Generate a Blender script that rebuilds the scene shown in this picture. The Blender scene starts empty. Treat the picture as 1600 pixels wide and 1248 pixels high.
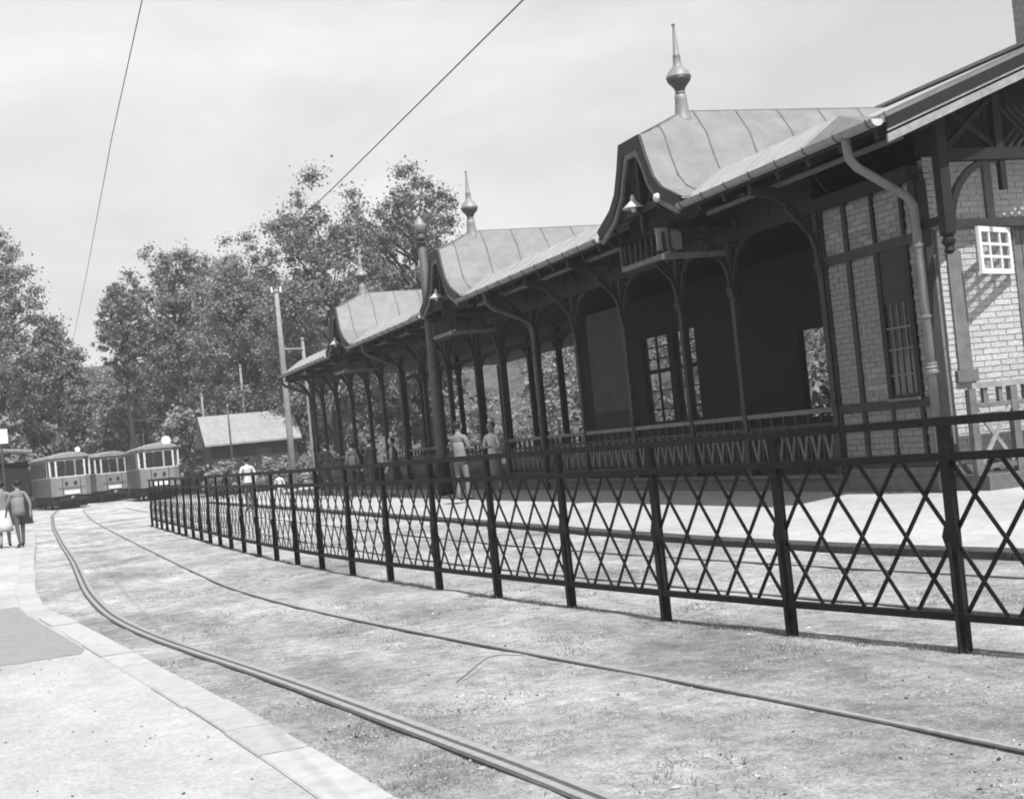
import bpy, bmesh, math, random
import numpy as np
from math import sin, cos, tan, pi, radians, sqrt, atan2
from mathutils import Vector, Matrix

sc = bpy.context.scene
col = sc.collection
random.seed(7)

# ------------------------------------------------------------------ camera
FPX = 2200.0
RHO, YAW, PITCH, CAMH = radians(5.7), radians(19.5), radians(1.6), 1.45
cam = bpy.data.cameras.new('camera')
cam.sensor_width = 36.0
cam.sensor_fit = 'HORIZONTAL'
cam.lens = FPX / 1600.0 * 36.0
cam.clip_start, cam.clip_end = 0.05, 3000
co = bpy.data.objects.new('camera', cam); col.objects.link(co); sc.camera = co
fw = Vector((sin(YAW)*cos(PITCH), cos(YAW)*cos(PITCH), sin(PITCH)))
rt = Vector((cos(YAW), -sin(YAW), 0)); up = rt.cross(fw)
# the photographer held the camera tilted: the horizon rises to the right
r2 = rt*cos(RHO) - up*sin(RHO)
u2 = rt*sin(RHO) + up*cos(RHO)
M = Matrix.Identity(4)
for i in range(3):
    M[i][0], M[i][1], M[i][2] = r2[i], u2[i], -fw[i]
M[0][3], M[1][3], M[2][3] = 0, 0, CAMH
co.matrix_world = M

# ------------------------------------------------------------------ light
SUN_EL, SUN_AZ = radians(58), radians(176)      # azimuth clockwise from +Y: behind the camera
world = bpy.data.worlds.new('World'); sc.world = world; world.use_nodes = True
nt = world.node_tree; nt.nodes.clear()
N = nt.nodes.new; LK = nt.links.new
sky = N('ShaderNodeTexSky'); sky.sky_type = 'NISHITA'; sky.sun_disc = False
sky.sun_elevation = SUN_EL; sky.sun_rotation = SUN_AZ
sky.air_density = 1.0; sky.dust_density = 2.0; sky.ozone_density = 1.0
bw = N('ShaderNodeRGBToBW'); LK(sky.outputs[0], bw.inputs[0])
tc = N('ShaderNodeTexCoord')
mp = N('ShaderNodeMapping'); mp.inputs['Scale'].default_value = (1.0, 1.0, 2.6)
LK(tc.outputs['Generated'], mp.inputs[0])
cn = N('ShaderNodeTexNoise'); cn.inputs['Scale'].default_value = 2.4; cn.inputs['Detail'].default_value = 6
cn.inputs['Roughness'].default_value = 0.55; cn.inputs['Distortion'].default_value = 0.4
LK(mp.outputs[0], cn.inputs['Vector'])
cr = N('ShaderNodeMapRange'); cr.inputs['From Min'].default_value = 0.36; cr.inputs['From Max'].default_value = 0.66
cr.inputs['To Min'].default_value = 4.3; cr.inputs['To Max'].default_value = 6.3
LK(cn.outputs['Fac'], cr.inputs['Value'])
mx = N('ShaderNodeMix'); mx.data_type = 'FLOAT'; mx.inputs[0].default_value = 0.82
LK(bw.outputs[0], mx.inputs[2]); LK(cr.outputs[0], mx.inputs[3])
bg = N('ShaderNodeBackground'); bg.inputs['Strength'].default_value = 0.1
LK(mx.outputs[0], bg.inputs['Color'])
wo = N('ShaderNodeOutputWorld'); LK(bg.outputs[0], wo.inputs[0])

sun = bpy.data.lights.new('sun', 'SUN'); sun.energy = 5.0; sun.angle = radians(0.6); sun.color = (1, 1, 1)
so = bpy.data.objects.new('sun', sun); col.objects.link(so)
sd = Vector((sin(SUN_AZ)*cos(SUN_EL), cos(SUN_AZ)*cos(SUN_EL), sin(SUN_EL)))
so.rotation_euler = sd.to_track_quat('Z', 'Y').to_euler(); so.location = (0, 0, 60)

vs = sc.view_settings
vs.view_transform = 'Standard'; vs.look = 'None'; vs.exposure = 0.7; vs.gamma = 1.0; vs.use_curve_mapping = False
sc.render.engine = 'CYCLES'
sc.cycles.filter_width = 1.9
sc.cycles.max_bounces = 8

# ------------------------------------------------------------------ materials (a black and white photograph: all greys)
MATS = {}
def mat(name, v, rough=0.7, var=0.0, scale=6.0, bump=0.0, bscale=None, spec=0.3, metal=0.0, lo=None, transl=0.0, detail=5, rnd=0.0, stretch=None, dirt=0.0):
    """grey v, with noise between v*(1-var) and v*(1+var); rnd = random per object; dirt = darker stains"""
    m = bpy.data.materials.new(name); m.use_nodes = True
    t = m.node_tree; t.nodes.clear(); n = t.nodes.new; l = t.links.new
    out = n('ShaderNodeOutputMaterial'); b = n('ShaderNodeBsdfPrincipled')
    b.inputs['Roughness'].default_value = rough; b.inputs['Specular IOR Level'].default_value = spec; b.inputs['Metallic'].default_value = metal
    b.inputs['Base Color'].default_value = (v, v, v, 1)
    c = n('ShaderNodeTexCoord'); src = c.outputs['Object']
    g = n('ShaderNodeNewGeometry'); src = g.outputs['Position']
    if stretch:
        k = n('ShaderNodeMapping'); k.inputs['Scale'].default_value = stretch; l(src, k.inputs[0]); src = k.outputs[0]
    val = None
    if var > 0 or rnd > 0 or dirt > 0:
        a = n('ShaderNodeTexNoise'); a.inputs['Scale'].default_value = scale; a.inputs['Detail'].default_value = detail; a.inputs['Roughness'].default_value = 0.62
        l(src, a.inputs['Vector'])
        r = n('ShaderNodeMapRange'); r.inputs['From Min'].default_value = 0.3; r.inputs['From Max'].default_value = 0.7
        r.inputs['To Min'].default_value = v*(1-var); r.inputs['To Max'].default_value = v*(1+var); l(a.outputs['Fac'], r.inputs['Value']); val = r.outputs[0]
        if rnd > 0:
            oi = n('ShaderNodeObjectInfo'); rr = n('ShaderNodeMapRange'); rr.inputs['To Min'].default_value = 1-rnd; rr.inputs['To Max'].default_value = 1+rnd
            l(oi.outputs['Random'], rr.inputs['Value']); mu = n('ShaderNodeMath'); mu.operation = 'MULTIPLY'; l(val, mu.inputs[0]); l(rr.outputs[0], mu.inputs[1]); val = mu.outputs[0]
        if dirt > 0:
            a2 = n('ShaderNodeTexNoise'); a2.inputs['Scale'].default_value = scale*0.23; a2.inputs['Detail'].default_value = 7; a2.inputs['Roughness'].default_value = 0.7
            l(src, a2.inputs['Vector']); r2_ = n('ShaderNodeMapRange'); r2_.inputs['From Min'].default_value = 0.5; r2_.inputs['From Max'].default_value = 0.72
            r2_.inputs['To Min'].default_value = 1.0; r2_.inputs['To Max'].default_value = 1-dirt; l(a2.outputs['Fac'], r2_.inputs['Value'])
            mu = n('ShaderNodeMath'); mu.operation = 'MULTIPLY'; l(val, mu.inputs[0]); l(r2_.outputs[0], mu.inputs[1]); val = mu.outputs[0]
        l(val, b.inputs['Base Color'])
    if bump > 0:
        bn = n('ShaderNodeTexNoise'); bn.inputs['Scale'].default_value = bscale or scale*4; bn.inputs['Detail'].default_value = 4
        l(src, bn.inputs['Vector']); bp = n('ShaderNodeBump'); bp.inputs['Strength'].default_value = bump; bp.inputs['Distance'].default_value = 0.03
        l(bn.outputs['Fac'], bp.inputs['Height']); l(bp.outputs[0], b.inputs['Normal'])
    if transl > 0:
        tr = n('ShaderNodeBsdfTranslucent'); tr.inputs[0].default_value = (v*1.5, v*1.5, v*1.5, 1)
        if val: l(val, tr.inputs[0])
        ms = n('ShaderNodeMixShader'); ms.inputs[0].default_value = transl; l(b.outputs[0], ms.inputs[1]); l(tr.outputs[0], ms.inputs[2]); l(ms.outputs[0], out.inputs[0])
    else:
        l(b.outputs[0], out.inputs[0])
    MATS[name] = m
    return m

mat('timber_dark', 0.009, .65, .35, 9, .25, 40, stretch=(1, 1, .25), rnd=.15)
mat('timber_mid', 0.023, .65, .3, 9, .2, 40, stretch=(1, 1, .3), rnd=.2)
mat('timber_grey', 0.11, .7, .25, 7, .2, 40, rnd=.12)
mat('timber_pale', 0.22, .7, .25, 7, .2, 40, rnd=.12)
mat('iron_paint', 0.013, .6, .4, 14, .15, 60, spec=.16, rnd=.12)
mat('roof_sheet', 0.148, .55, .16, 3.5, .3, 3.2, spec=.35, dirt=.24, rnd=.04)
mat('roof_seam', 0.115, .55, .2, 6, 0)
mat('zinc', 0.18, .5, .2, 8, .08, 30, spec=.4, dirt=.25)
mat('zinc_dark', 0.045, .5, .2, 8, .08, 30, spec=.4)
mat('pipe', 0.15, .55, .2, 5, .05, 30, dirt=.35)
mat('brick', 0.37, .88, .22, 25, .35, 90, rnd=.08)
mat('brick_shade_toned', 0.19, .88, .25, 25, .35, 90, rnd=.25)  # darker copy of the brick, front wall's shade put into its colour
mat('mortar_shade_toned', 0.145, .95, .25, 20, .4, 80)  # mortar copy with the same shade in its colour
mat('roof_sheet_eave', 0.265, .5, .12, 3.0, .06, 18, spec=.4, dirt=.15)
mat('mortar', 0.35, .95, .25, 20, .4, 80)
mat('stone', 0.1, .85, .25, 7, .35, 35, dirt=.3)
mat('plaster', 0.11, .9, .15, 5, .15, 40, dirt=.2)
mat('plaster_dark', 0.06, .9, .2, 5, .15, 40)
mat('glass', .02, .08, 0, spec=.6)
mat('white_paint', 0.55, .5, .08, 6)
mat('enamel', 0.42, .35, .08, 6)
mat('pavement', 0.345, .95, .16, 3.0, .5, 70, dirt=.14)
mat('platform', 0.33, .95, .14, 2.0, .4, 60, dirt=.15)
mat('shadow_tone', 0.2, .95, .12, 9, .4, 120)  # grey of the shadow painted on the pavement
mat('kerb_stone', 0.3, .85, .12, 9, .3, 50, rnd=.07, dirt=.12)
mat('edge_stone', 0.045, .9, .3, 9, .4, 50, rnd=.12)
mat('rail_steel', 0.22, .45, .2, 20, .05, 60, spec=.5)
mat('rail_dark', 0.06, .8, .3, 20, .2, 60)
mat('mast_paint', 0.07, .6, .2, 5, .05, 30, dirt=.3)
mat('shed_roof', .21, .7, .18, 4, .2, 20, dirt=.2)
mat('bark', 0.03, .95, .35, 8, .6, 25, stretch=(1, 1, .3))
mat('leaf_a', 0.185, .6, .38, 1.0, 0, transl=.28, rnd=.10)
mat('leaf_b', 0.16, .6, .38, 1.0, 0, transl=.28, rnd=.12)
mat('leaf_c', 0.21, .6, .38, 1.2, 0, transl=.28, rnd=.12)
mat('grass', 0.12, .8, .4, 3, 0, transl=.25)
mat('pebble', .27, .9, .45, 30, 0)
mat('tram_body', 0.165, .4, .08, 3, 0, spec=.4)
mat('tram_frame', 0.45, .5, .08, 3, 0)
mat('tram_roof', 0.2, .6, .15, 4, 0, dirt=.2)
mat('tram_under', 0.012, .8, .3, 4, 0)
mat('skin', 0.2, .6, .05, 20, 0)
mat('hair', 0.012, .6, .3, 40, 0)
mat('cloth_white', 0.45, .85, .08, 12, .2, 30)
mat('cloth_pale', 0.16, .9, .1, 12, .2, 30)
mat('cloth_grey', 0.07, .9, .12, 12, .2, 30)
mat('cloth_dark', 0.018, .9, .15, 12, .2, 30)
mat('shoe', .02, .5, 0)
mat('concrete_pole', 0.2, .85, .15, 6, .15, 40, dirt=.25)
mat('wire', .03, .6, 0)
mat('rock', 0.22, .95, .3, 1.5, .6, 12)
MATS['ground'] = None

def ground_material(key, lo, hi, m0, m1, f0, f1, bs):
    m = bpy.data.materials.new(key+'_dirt'); m.use_nodes = True
    t = m.node_tree; t.nodes.clear(); n = t.nodes.new; l = t.links.new
    out = n('ShaderNodeOutputMaterial'); b = n('ShaderNodeBsdfPrincipled'); b.inputs['Roughness'].default_value = .97; b.inputs['Specular IOR Level'].default_value = .1
    g = n('ShaderNodeNewGeometry')
    mpn = n('ShaderNodeMapping'); mpn.inputs['Scale'].default_value = (1, .55, 1); mpn.inputs['Rotation'].default_value = (0, 0, radians(8)); l(g.outputs['Position'], mpn.inputs[0])
    def noise(sc_, det, ro, src):
        a = n('ShaderNodeTexNoise'); a.inputs['Scale'].default_value = sc_; a.inputs['Detail'].default_value = det; a.inputs['Roughness'].default_value = ro; l(src, a.inputs['Vector']); return a.outputs['Fac']
    big = noise(.7, 8, .68, mpn.outputs[0]); mid = noise(7, 7, .75, g.outputs['Position']); fine = noise(45, 5, .8, g.outputs['Position'])
    def rng(s, a, c, d, e):
        r = n('ShaderNodeMapRange'); r.inputs['From Min'].default_value = a; r.inputs['From Max'].default_value = c; r.inputs['To Min'].default_value = d; r.inputs['To Max'].default_value = e; l(s, r.inputs['Value']); return r.outputs[0]
    def mul(a, c):
        k = n('ShaderNodeMath'); k.operation = 'MULTIPLY'; l(a, k.inputs[0]); l(c, k.inputs[1]); return k.outputs[0]
    blot = noise(2.3, 8, .72, mpn.outputs[0])
    v = mul(mul(mul(rng(blot, .36, .6, .82 if key == 'ground' else .95, 1.1 if key == 'ground' else 1.03), rng(big, .36, .62, lo, hi)), rng(mid, .32, .68, m0, m1)), rng(fine, .32, .68, f0, f1))
    l(v, b.inputs['Base Color'])
    bp = n('ShaderNodeBump'); bp.inputs['Strength'].default_value = bs; bp.inputs['Distance'].default_value = .04
    ad = n('ShaderNodeMath'); ad.operation = 'ADD'; l(mid, ad.inputs[0]); l(fine, ad.inputs[1]); l(ad.outputs[0], bp.inputs['Height']); l(bp.outputs[0], b.inputs['Normal'])
    l(b.outputs[0], out.inputs[0]); MATS[key] = m
ground_material('ground', .235, .475, .62, 1.32, .58, 1.4, .9)
ground_material('pavement', .30, .39, .9, 1.1, .74, 1.2, .5)
ground_material('hillside', .05, .11, .6, 1.3, .6, 1.3, .9)
ground_material('platform', .29, .36, .88, 1.1, .8, 1.16, .4)

def clear_glass():
    m = bpy.data.materials.new('clear_glass'); m.use_nodes = True; t = m.node_tree; t.nodes.clear()
    o = t.nodes.new('ShaderNodeOutputMaterial'); a = t.nodes.new('ShaderNodeBsdfTransparent'); a.inputs[0].default_value = (.9,.9,.9,1)
    b = t.nodes.new('ShaderNodeBsdfGlossy'); b.inputs['Roughness'].default_value = .05; x = t.nodes.new('ShaderNodeMixShader'); x.inputs[0].default_value = .06
    t.links.new(a.outputs[0], x.inputs[1]); t.links.new(b.outputs[0], x.inputs[2]); t.links.new(x.outputs[0], o.inputs[0]); MATS['clear_glass'] = m
clear_glass()

# ------------------------------------------------------------------ mesh helpers
class MB:
    def __init__(s): s.v = []; s.f = []
    def quad(s, pts):
        i = len(s.v); s.v += [tuple(p) for p in pts]; s.f.append(tuple(range(i, i+len(pts)))); return s
    def box(s, a, b):
        x0, x1 = sorted((a[0], b[0])); y0, y1 = sorted((a[1], b[1])); z0, z1 = sorted((a[2], b[2])); i = len(s.v)
        s.v += [(x0,y0,z0),(x1,y0,z0),(x1,y1,z0),(x0,y1,z0),(x0,y0,z1),(x1,y0,z1),(x1,y1,z1),(x0,y1,z1)]
        s.f += [tuple(i+k for k in q) for q in ((0,3,2,1),(4,5,6,7),(0,1,5,4),(1,2,6,5),(2,3,7,6),(3,0,4,7))]; return s
    def beam(s, p, q, w, h, upv=(0,0,1)):
        p, q = Vector(p), Vector(q); d = (q-p).normalized(); u = Vector(upv)
        if abs(d.dot(u)) > .99: u = Vector((1,0,0))
        sx = d.cross(u).normalized(); u = sx.cross(d).normalized(); i = len(s.v)
        for c in (p, q):
            for a, b in ((-1,-1),(1,-1),(1,1),(-1,1)): s.v.append(tuple(c + sx*a*w/2 + u*b*h/2))
        s.f += [tuple(i+k for k in t) for t in ((0,1,2,3),(7,6,5,4),(0,4,5,1),(1,5,6,2),(2,6,7,3),(3,7,4,0))]; return s
    def tube(s, pts, r, n=8, caps=True):
        pts = [Vector(p) for p in pts]; rs = r if isinstance(r, (list, tuple)) else [r]*len(pts); base = len(s.v)
        prev = None
        for k, p in enumerate(pts):
            d = (pts[min(k+1, len(pts)-1)] - pts[max(k-1, 0)]).normalized()
            a = prev if prev is not None else (Vector((0,0,1)) if abs(d.z) < .9 else Vector((1,0,0)))
            a = (a - d*a.dot(d)).normalized(); prev = a; b = d.cross(a)
            for j in range(n):
                t = 2*pi*j/n; s.v.append(tuple(p + (a*cos(t) + b*sin(t))*rs[k]))
        for k in range(len(pts)-1):
            for j in range(n):
                s.f.append((base+k*n+j, base+k*n+(j+1)%n, base+(k+1)*n+(j+1)%n, base+(k+1)*n+j))
        if caps:
            s.f.append(tuple(base+j for j in reversed(range(n)))); s.f.append(tuple(base+(len(pts)-1)*n+j for j in range(n)))
        return s
    def lathe(s, prof, c=(0,0,0), n=16):
        base = len(s.v)
        for r, z in prof:
            for j in range(n):
                t = 2*pi*j/n; s.v.append((c[0]+r*cos(t), c[1]+r*sin(t), c[2]+z))
        for k in range(len(prof)-1):
            for j in range(n): s.f.append((base+k*n+j, base+k*n+(j+1)%n, base+(k+1)*n+(j+1)%n, base+(k+1)*n+j))
        s.f.append(tuple(base+j for j in reversed(range(n)))); s.f.append(tuple(base+(len(prof)-1)*n+j for j in range(n)))
        return s
    def prism(s, poly, f0, f1):
        """poly: list of 2-D points; f0, f1 map a 2-D point to the near and far 3-D point"""
        i = len(s.v); n = len(poly); s.v += [tuple(f0(p)) for p in poly] + [tuple(f1(p)) for p in poly]
        s.f.append(tuple(range(i, i+n))); s.f.append(tuple(reversed(range(i+n, i+2*n))))
        for k in range(n): s.f.append((i+k, i+n+k, i+n+(k+1)%n, i+(k+1)%n))
        return s
    def sweep(s, path, prof, closed=True):
        """path: list of (x,y) on the plan; prof: list of (offset to the right, z)"""
        base = len(s.v); n = len(prof); P = [Vector((p[0], p[1])) for p in path]
        for k, p in enumerate(P):
            d = (P[min(k+1, len(P)-1)] - P[max(k-1, 0)]).normalized(); nr = Vector((d.y, -d.x))
            for o, z in prof: q = p + nr*o; s.v.append((q.x, q.y, z))
        for k in range(len(P)-1):
            for j in range(n if closed else n-1):
                s.f.append((base+k*n+j, base+(k+1)*n+j, base+(k+1)*n+(j+1)%n, base+k*n+(j+1)%n))
        if closed:
            s.f.append(tuple(base+j for j in range(n))); s.f.append(tuple(base+(len(P)-1)*n+j for j in reversed(range(n))))
        return s
    def mesh(s, name, m=None, smooth=False, fix=True):
        me = bpy.data.meshes.new(name); me.from_pydata(s.v, [], s.f); me.update()
        if fix:
            bm = bmesh.new(); bm.from_mesh(me); bmesh.ops.recalc_face_normals(bm, faces=bm.faces); bm.to_mesh(me); bm.free()
        if m: me.materials.append(MATS[m] if isinstance(m, str) else m)
        if smooth: me.polygons.foreach_set('use_smooth', [True]*len(me.polygons)); me.update()
        return me
    def build(s, name, m, parent=None, smooth=False, fix=True):
        return link(name, s.mesh(name, m, smooth, fix), parent)

def link(name, me, parent=None, loc=(0,0,0), rot=(0,0,0), scale=(1,1,1)):
    o = bpy.data.objects.new(name, me); col.objects.link(o)
    o.location = loc; o.rotation_euler = rot; o.scale = scale
    if parent: o.parent = parent
    return o
def thing(name, label, cat, loc=(0,0,0), rz=0, group=None):
    o = bpy.data.objects.new(name, None); col.objects.link(o); o.empty_display_size = .2
    o.location = loc; o.rotation_euler = (0,0,rz); return tag(o, label, cat, group)
def tag(o, label, cat, group=None, kind=None):
    o['label'] = label; o['category'] = cat
    if group: o['group'] = group
    if kind: o['kind'] = kind
    return o
def struct(o, label=None):
    o['kind'] = 'structure'
    if label: o['label'] = label
    return o
def box(name, a, b, m, parent): return MB().box(a, b).build(name, m, parent)
def beam(name, p, q, w, h, m, parent, upv=(0,0,1)): return MB().beam(p, q, w, h, upv).build(name, m, parent)

def smooth_curve(pts, step=.25, sig=1.6):
    """x as a smooth function of y through (x, y) points"""
    p = sorted(pts, key=lambda q: q[1]); ys = np.arange(p[0][1], p[-1][1]+step, step)
    pad = int(4*sig/step); xs = np.interp(ys, [q[1] for q in p], [q[0] for q in p])
    s0 = xs[1]-xs[0]; s1 = xs[-1]-xs[-2]
    xp = np.concatenate([xs[0]-s0*np.arange(pad, 0, -1), xs, xs[-1]+s1*np.arange(1, pad+1)])
    k = np.exp(-.5*(np.arange(-pad, pad+1)*step/sig)**2); k /= k.sum()
    return np.convolve(xp, k, 'valid'), ys
def offset_path(xs, ys, off):
    dx = np.gradient(xs, ys); L = np.sqrt(dx*dx+1); return list(zip(xs+off/L, ys-off*dx/L))

# ------------------------------------------------------------------ setting: ground, pavement, platform
def terrain(x, y):
    def ss(a, b, t):
        t = min(max((t-a)/(b-a), 0), 1); return t*t*(3-2*t)
    h = 9*ss(23, 50, x)*ss(0, 30, y) + 16*ss(98, 190, y) + 6*ss(-8, -60, x)*ss(45, 90, y)
    return h
def axis(a, b, fine0, fine1, fs, cs):
    out = []; t = a
    while t < b:
        out.append(t); t += fs if fine0 <= t < fine1 else cs
    out.append(b); return out
gx = axis(-400, 500, -10, 30, .5, 12); gy = axis(-120, 700, 0, 60, .5, 10)
rg = np.random.default_rng(3)
V = []; F_ = []
for yy in gy:
    for xx in gx:
        inner = (-1 < xx < 8.2 and 0 < yy < 60)
        V.append((xx, yy, terrain(xx, yy) + (rg.uniform(-.012, .006) if inner else -.004 if not inner and xx < 22 else 0)))
nx = len(gx)
for j in range(len(gy)-1):
    for i in range(nx-1): F_.append((j*nx+i, j*nx+i+1, (j+1)*nx+i+1, (j+1)*nx+i))
HILL = [f for f in F_ if (V[f[0]][0] >= 22.5 and V[f[0]][1] > -20) or V[f[0]][1] >= 100]
hs = set(HILL)
for nm, ff_ in (('ground', [f for f in F_ if f not in hs]), ('hillside', HILL)):
    used = sorted({i for f in ff_ for i in f}); ix = {u: k for k, u in enumerate(used)}
    mb = MB(); mb.v = [V[u] for u in used]; mb.f = [tuple(ix[i] for i in f) for f in ff_]
    struct(mb.build(nm, nm, smooth=True))

# tracks
CX, CY = smooth_curve([(3.06,0),(3.0,3),(2.92,5),(2.82,6.4),(2.62,8.2),(2.26,10.7),(1.92,13),(1.62,15.9),(1.5,20),(1.5,29),(1.56,42),(1.68,54),(2.1,70),(2.65,84),(2.0,95)], .25, 1.3)
FX, FY = smooth_curve([(5.8,2.5),(5.23,5.3),(4.91,6.72),(4.63,8.14),(4.41,9.63),(4.22,11.14),(4.06,12.63),(3.91,14.17),(3.76,15.56),(3.62,18),(3.52,21),(3.46,25),(3.46,34),(3.47,41.4)], .25, .8)
T2 = list(zip(FX, FY)); T2X = np.interp(CY, FY, FX) + 1.92; T2X[CY > 60] += 0.0
KX, KY = smooth_curve([(1.44,2),(1.38,4.2),(1.31,5.5),(1.17,7.3),(.95,9.6),(.53,13.6),(.14,17.2),(.10,20),(.14,26.8),(.25,35.6),(.35,46)], .25, .55)

# the raised pavement on the near side and its light kerb stones
pv = offset_path(KX, KY, -.26)
mb = MB()
for k in range(len(pv)-1):
    a, b = pv[k], pv[k+1]
    mb.quad([(-40, a[1], .075), (a[0]+.02, a[1], .075), (b[0]+.02, b[1], .075), (-40, b[1], .075)])
mb.quad([(-40, pv[-1][1], .075), (pv[-1][0], pv[-1][1], .075), (pv[-1][0], pv[-1][1], -.02), (-40, pv[-1][1], -.02)])
struct(mb.build('pavement', 'pavement'))
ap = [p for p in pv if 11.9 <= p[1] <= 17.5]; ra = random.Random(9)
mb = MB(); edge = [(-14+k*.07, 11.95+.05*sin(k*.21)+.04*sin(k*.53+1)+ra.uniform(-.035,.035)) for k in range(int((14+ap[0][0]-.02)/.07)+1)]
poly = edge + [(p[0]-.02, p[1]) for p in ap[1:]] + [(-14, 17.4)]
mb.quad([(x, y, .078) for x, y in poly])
struct(mb.build('painted_shadow', 'shadow_tone'))  # flat sheet whose darker colour stands for a cast shadow
kerb = bpy.data.objects.new('kerb', None); col.objects.link(kerb); struct(kerb)
kk = 0; step = 4
L = len(KX); i = 0; rk = random.Random(5)
while i < L-5:
    n = rk.choice((3, 4, 4, 5)); j = min(i+n, L-1)
    seg = list(zip(KX[i:j+1], KY[i:j+1]))
    d = Vector((seg[-1][0]-seg[0][0], seg[-1][1]-seg[0][1])).normalized()*.006
    seg[0] = (seg[0][0]+d.x, seg[0][1]+d.y); seg[-1] = (seg[-1][0]-d.x, seg[-1][1]-d.y)
    dz = rk.uniform(-.006, .006); dx = rk.uniform(-.012, .012)
    MB().sweep(seg, [(-.26+dx,-.05), (-.26+dx,.08+dz), (-.25+dx,.088+dz), (-.015+dx,.088+dz), (dx,.075+dz), (dx,-.05)]).build('kerb_stone', 'kerb_stone', kerb)
    i = j

# platform, sloping gently up to the building
EX = np.interp(CY, [0, 5, 8, 10, 12.3, 14.6, 18.8, 25.7, 60], [9.0, 8.6, 8.2, 7.9, 7.6, 7.45, 7.42, 7.5, 7.5])
pe = [(x, y) for x, y in zip(EX, CY) if 1 <= y <= 62][::2]
mb = MB()
for k in range(len(pe)-1):
    a, b = pe[k], pe[k+1]
    mb.quad([(a[0]+.18, a[1], .068), (10.9, a[1], .245), (10.9, b[1], .245), (b[0]+.18, b[1], .068)])
    mb.quad([(10.9, a[1], .245), (22, a[1], .245), (22, b[1], .245), (10.9, b[1], .245)])
y1 = pe[-1][1]
mb.quad([(pe[-1][0]+.18, y1, .125), (10.9, y1, .245), (10.9, y1, -.05), (pe[-1][0]+.18, y1, -.05)]).quad([(10.9, y1, .245), (22, y1, .245), (22, y1, -.05), (10.9, y1, -.05)])
platform = struct(mb.build('platform', 'platform'))
for k in range(len(pe)-1):
    a, b = pe[k], pe[k+1]; q = ((b[0]-a[0])*.02, (b[1]-a[1])*.02)
    MB().sweep([(a[0]+q[0], a[1]+q[1]), (b[0]-q[0], b[1]-q[1])], [(0,-.05), (0,.062), (.012,.072), (.2,.075), (.2,-.05)]).build('edge_stone', 'edge_stone', platform)

# ------------------------------------------------------------------ rails
def rail(pts, label, heads, grooves, y1=97, sig=1.0):
    xs, ys = smooth_curve(pts, .25, sig); path = [p for p in zip(xs, ys) if p[1] <= y1]
    r = thing('tram_rail', label, 'rail', (path[0][0], path[0][1], 0), group='tram rails in the dirt')
    q = [(x-path[0][0], y-path[0][1]) for x, y in path]
    for o0, o1 in heads: e = (o1-o0)*.15; MB().sweep(q, [(o0,-.03), (o0,.012), (o0+e,.015), (o1-e,.015), (o1,.012), (o1,-.03)]).build('rail_head', 'rail_steel', r)
    for o0, o1 in grooves: MB().sweep(q, [(o0,-.03), (o0,.009), (o1,.009), (o1,-.03)]).build('groove', 'rail_dark', r)
    return r
RA = [(2.26,1.5),(2.18,3.2),(2.07,5.25),(1.78,7.5),(1.56,9.43),(1.30,11.12),(1.01,13.07),(.79,15.56),(.73,19.3),(.84,27.4),(.86,36),(.98,50),(1.35,70),(1.95,84),(1.4,96)]
RB = [(4.0,1.5),(3.86,3),(3.71,4.78),(3.43,7.01),(3.24,8.29),(2.98,9.93),(2.77,11.61),(2.62,12.69),(2.45,14.35),(2.27,17.3),(2.26,22.6),(2.28,31.7),(2.32,42),(2.42,54),(2.8,70),(3.4,84),(2.85,96)]
rail(RA, 'paired bright tram rail with dark grooves beside the pale kerb', [(.016,.066), (-.058,-.016)], [(-.016,.016), (-.082,-.058)])
rail(RB, 'thin single tram rail between the grooved rail and the lattice fence', [(-.017,.017)], [(-.036,-.017)])
rail([(x-.7175, y) for x, y in zip(T2X[6::8], CY[6::8])], 'thin tram rail close behind the lattice fence', [(-.02,.02)], [(-.042,-.02)], 70)
rail([(x+.7175, y) for x, y in zip(T2X[6::8], CY[6::8])], 'thin tram rail nearest the platform edge', [(-.02,.02)], [(-.042,-.02)], 70)

# ------------------------------------------------------------------ lattice fence
fence = thing('lattice_fence', 'long dark iron fence with crossed lattice bars curving beside the track', 'fence', (4.91, 6.72, 0))
# posts every 1.45 m along the curve
arc = np.concatenate([[0], np.cumsum(np.hypot(np.diff(FX), np.diff(FY)))])
s0 = np.interp(6.72, FY, arc) - 2*1.45
posts = []
k = 0
while s0 + k*1.45 < arc[-1]:
    s = s0 + k*1.45; posts.append(Vector((np.interp(s, arc, FX), np.interp(s, arc, FY), 0))); k += 1
pm = MB().box((-.034,-.006,-.25), (.034,.006,1.335)).box((-.034,.006,-.25), (-.026,.036,1.33)).box((.026,.006,-.25), (.034,.036,1.33))
pm.box((-.012,-.034,-.25), (-.004,-.006,.62))
pm_me = pm.mesh('fence_post', 'iron_paint')
gus_me = MB().prism([(-.066,0), (-.034,-.09), (.034,-.09), (.066,0), (.034,.09), (-.034,.09)], lambda p: (p[0], -.012, .655+p[1]), lambda p: (p[0], -.0065, .655+p[1])).mesh('gusset', 'iron_paint')
foot_me = MB().box((-.06,-.05,-.1), (.06,.07,.012)).mesh('foot', 'iron_paint')
bar_me = MB().beam((-.336, 0, -.445), (.336, 0, .445), .009, .036, (0,1,0)).mesh('lattice_bar', 'iron_paint')
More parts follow.
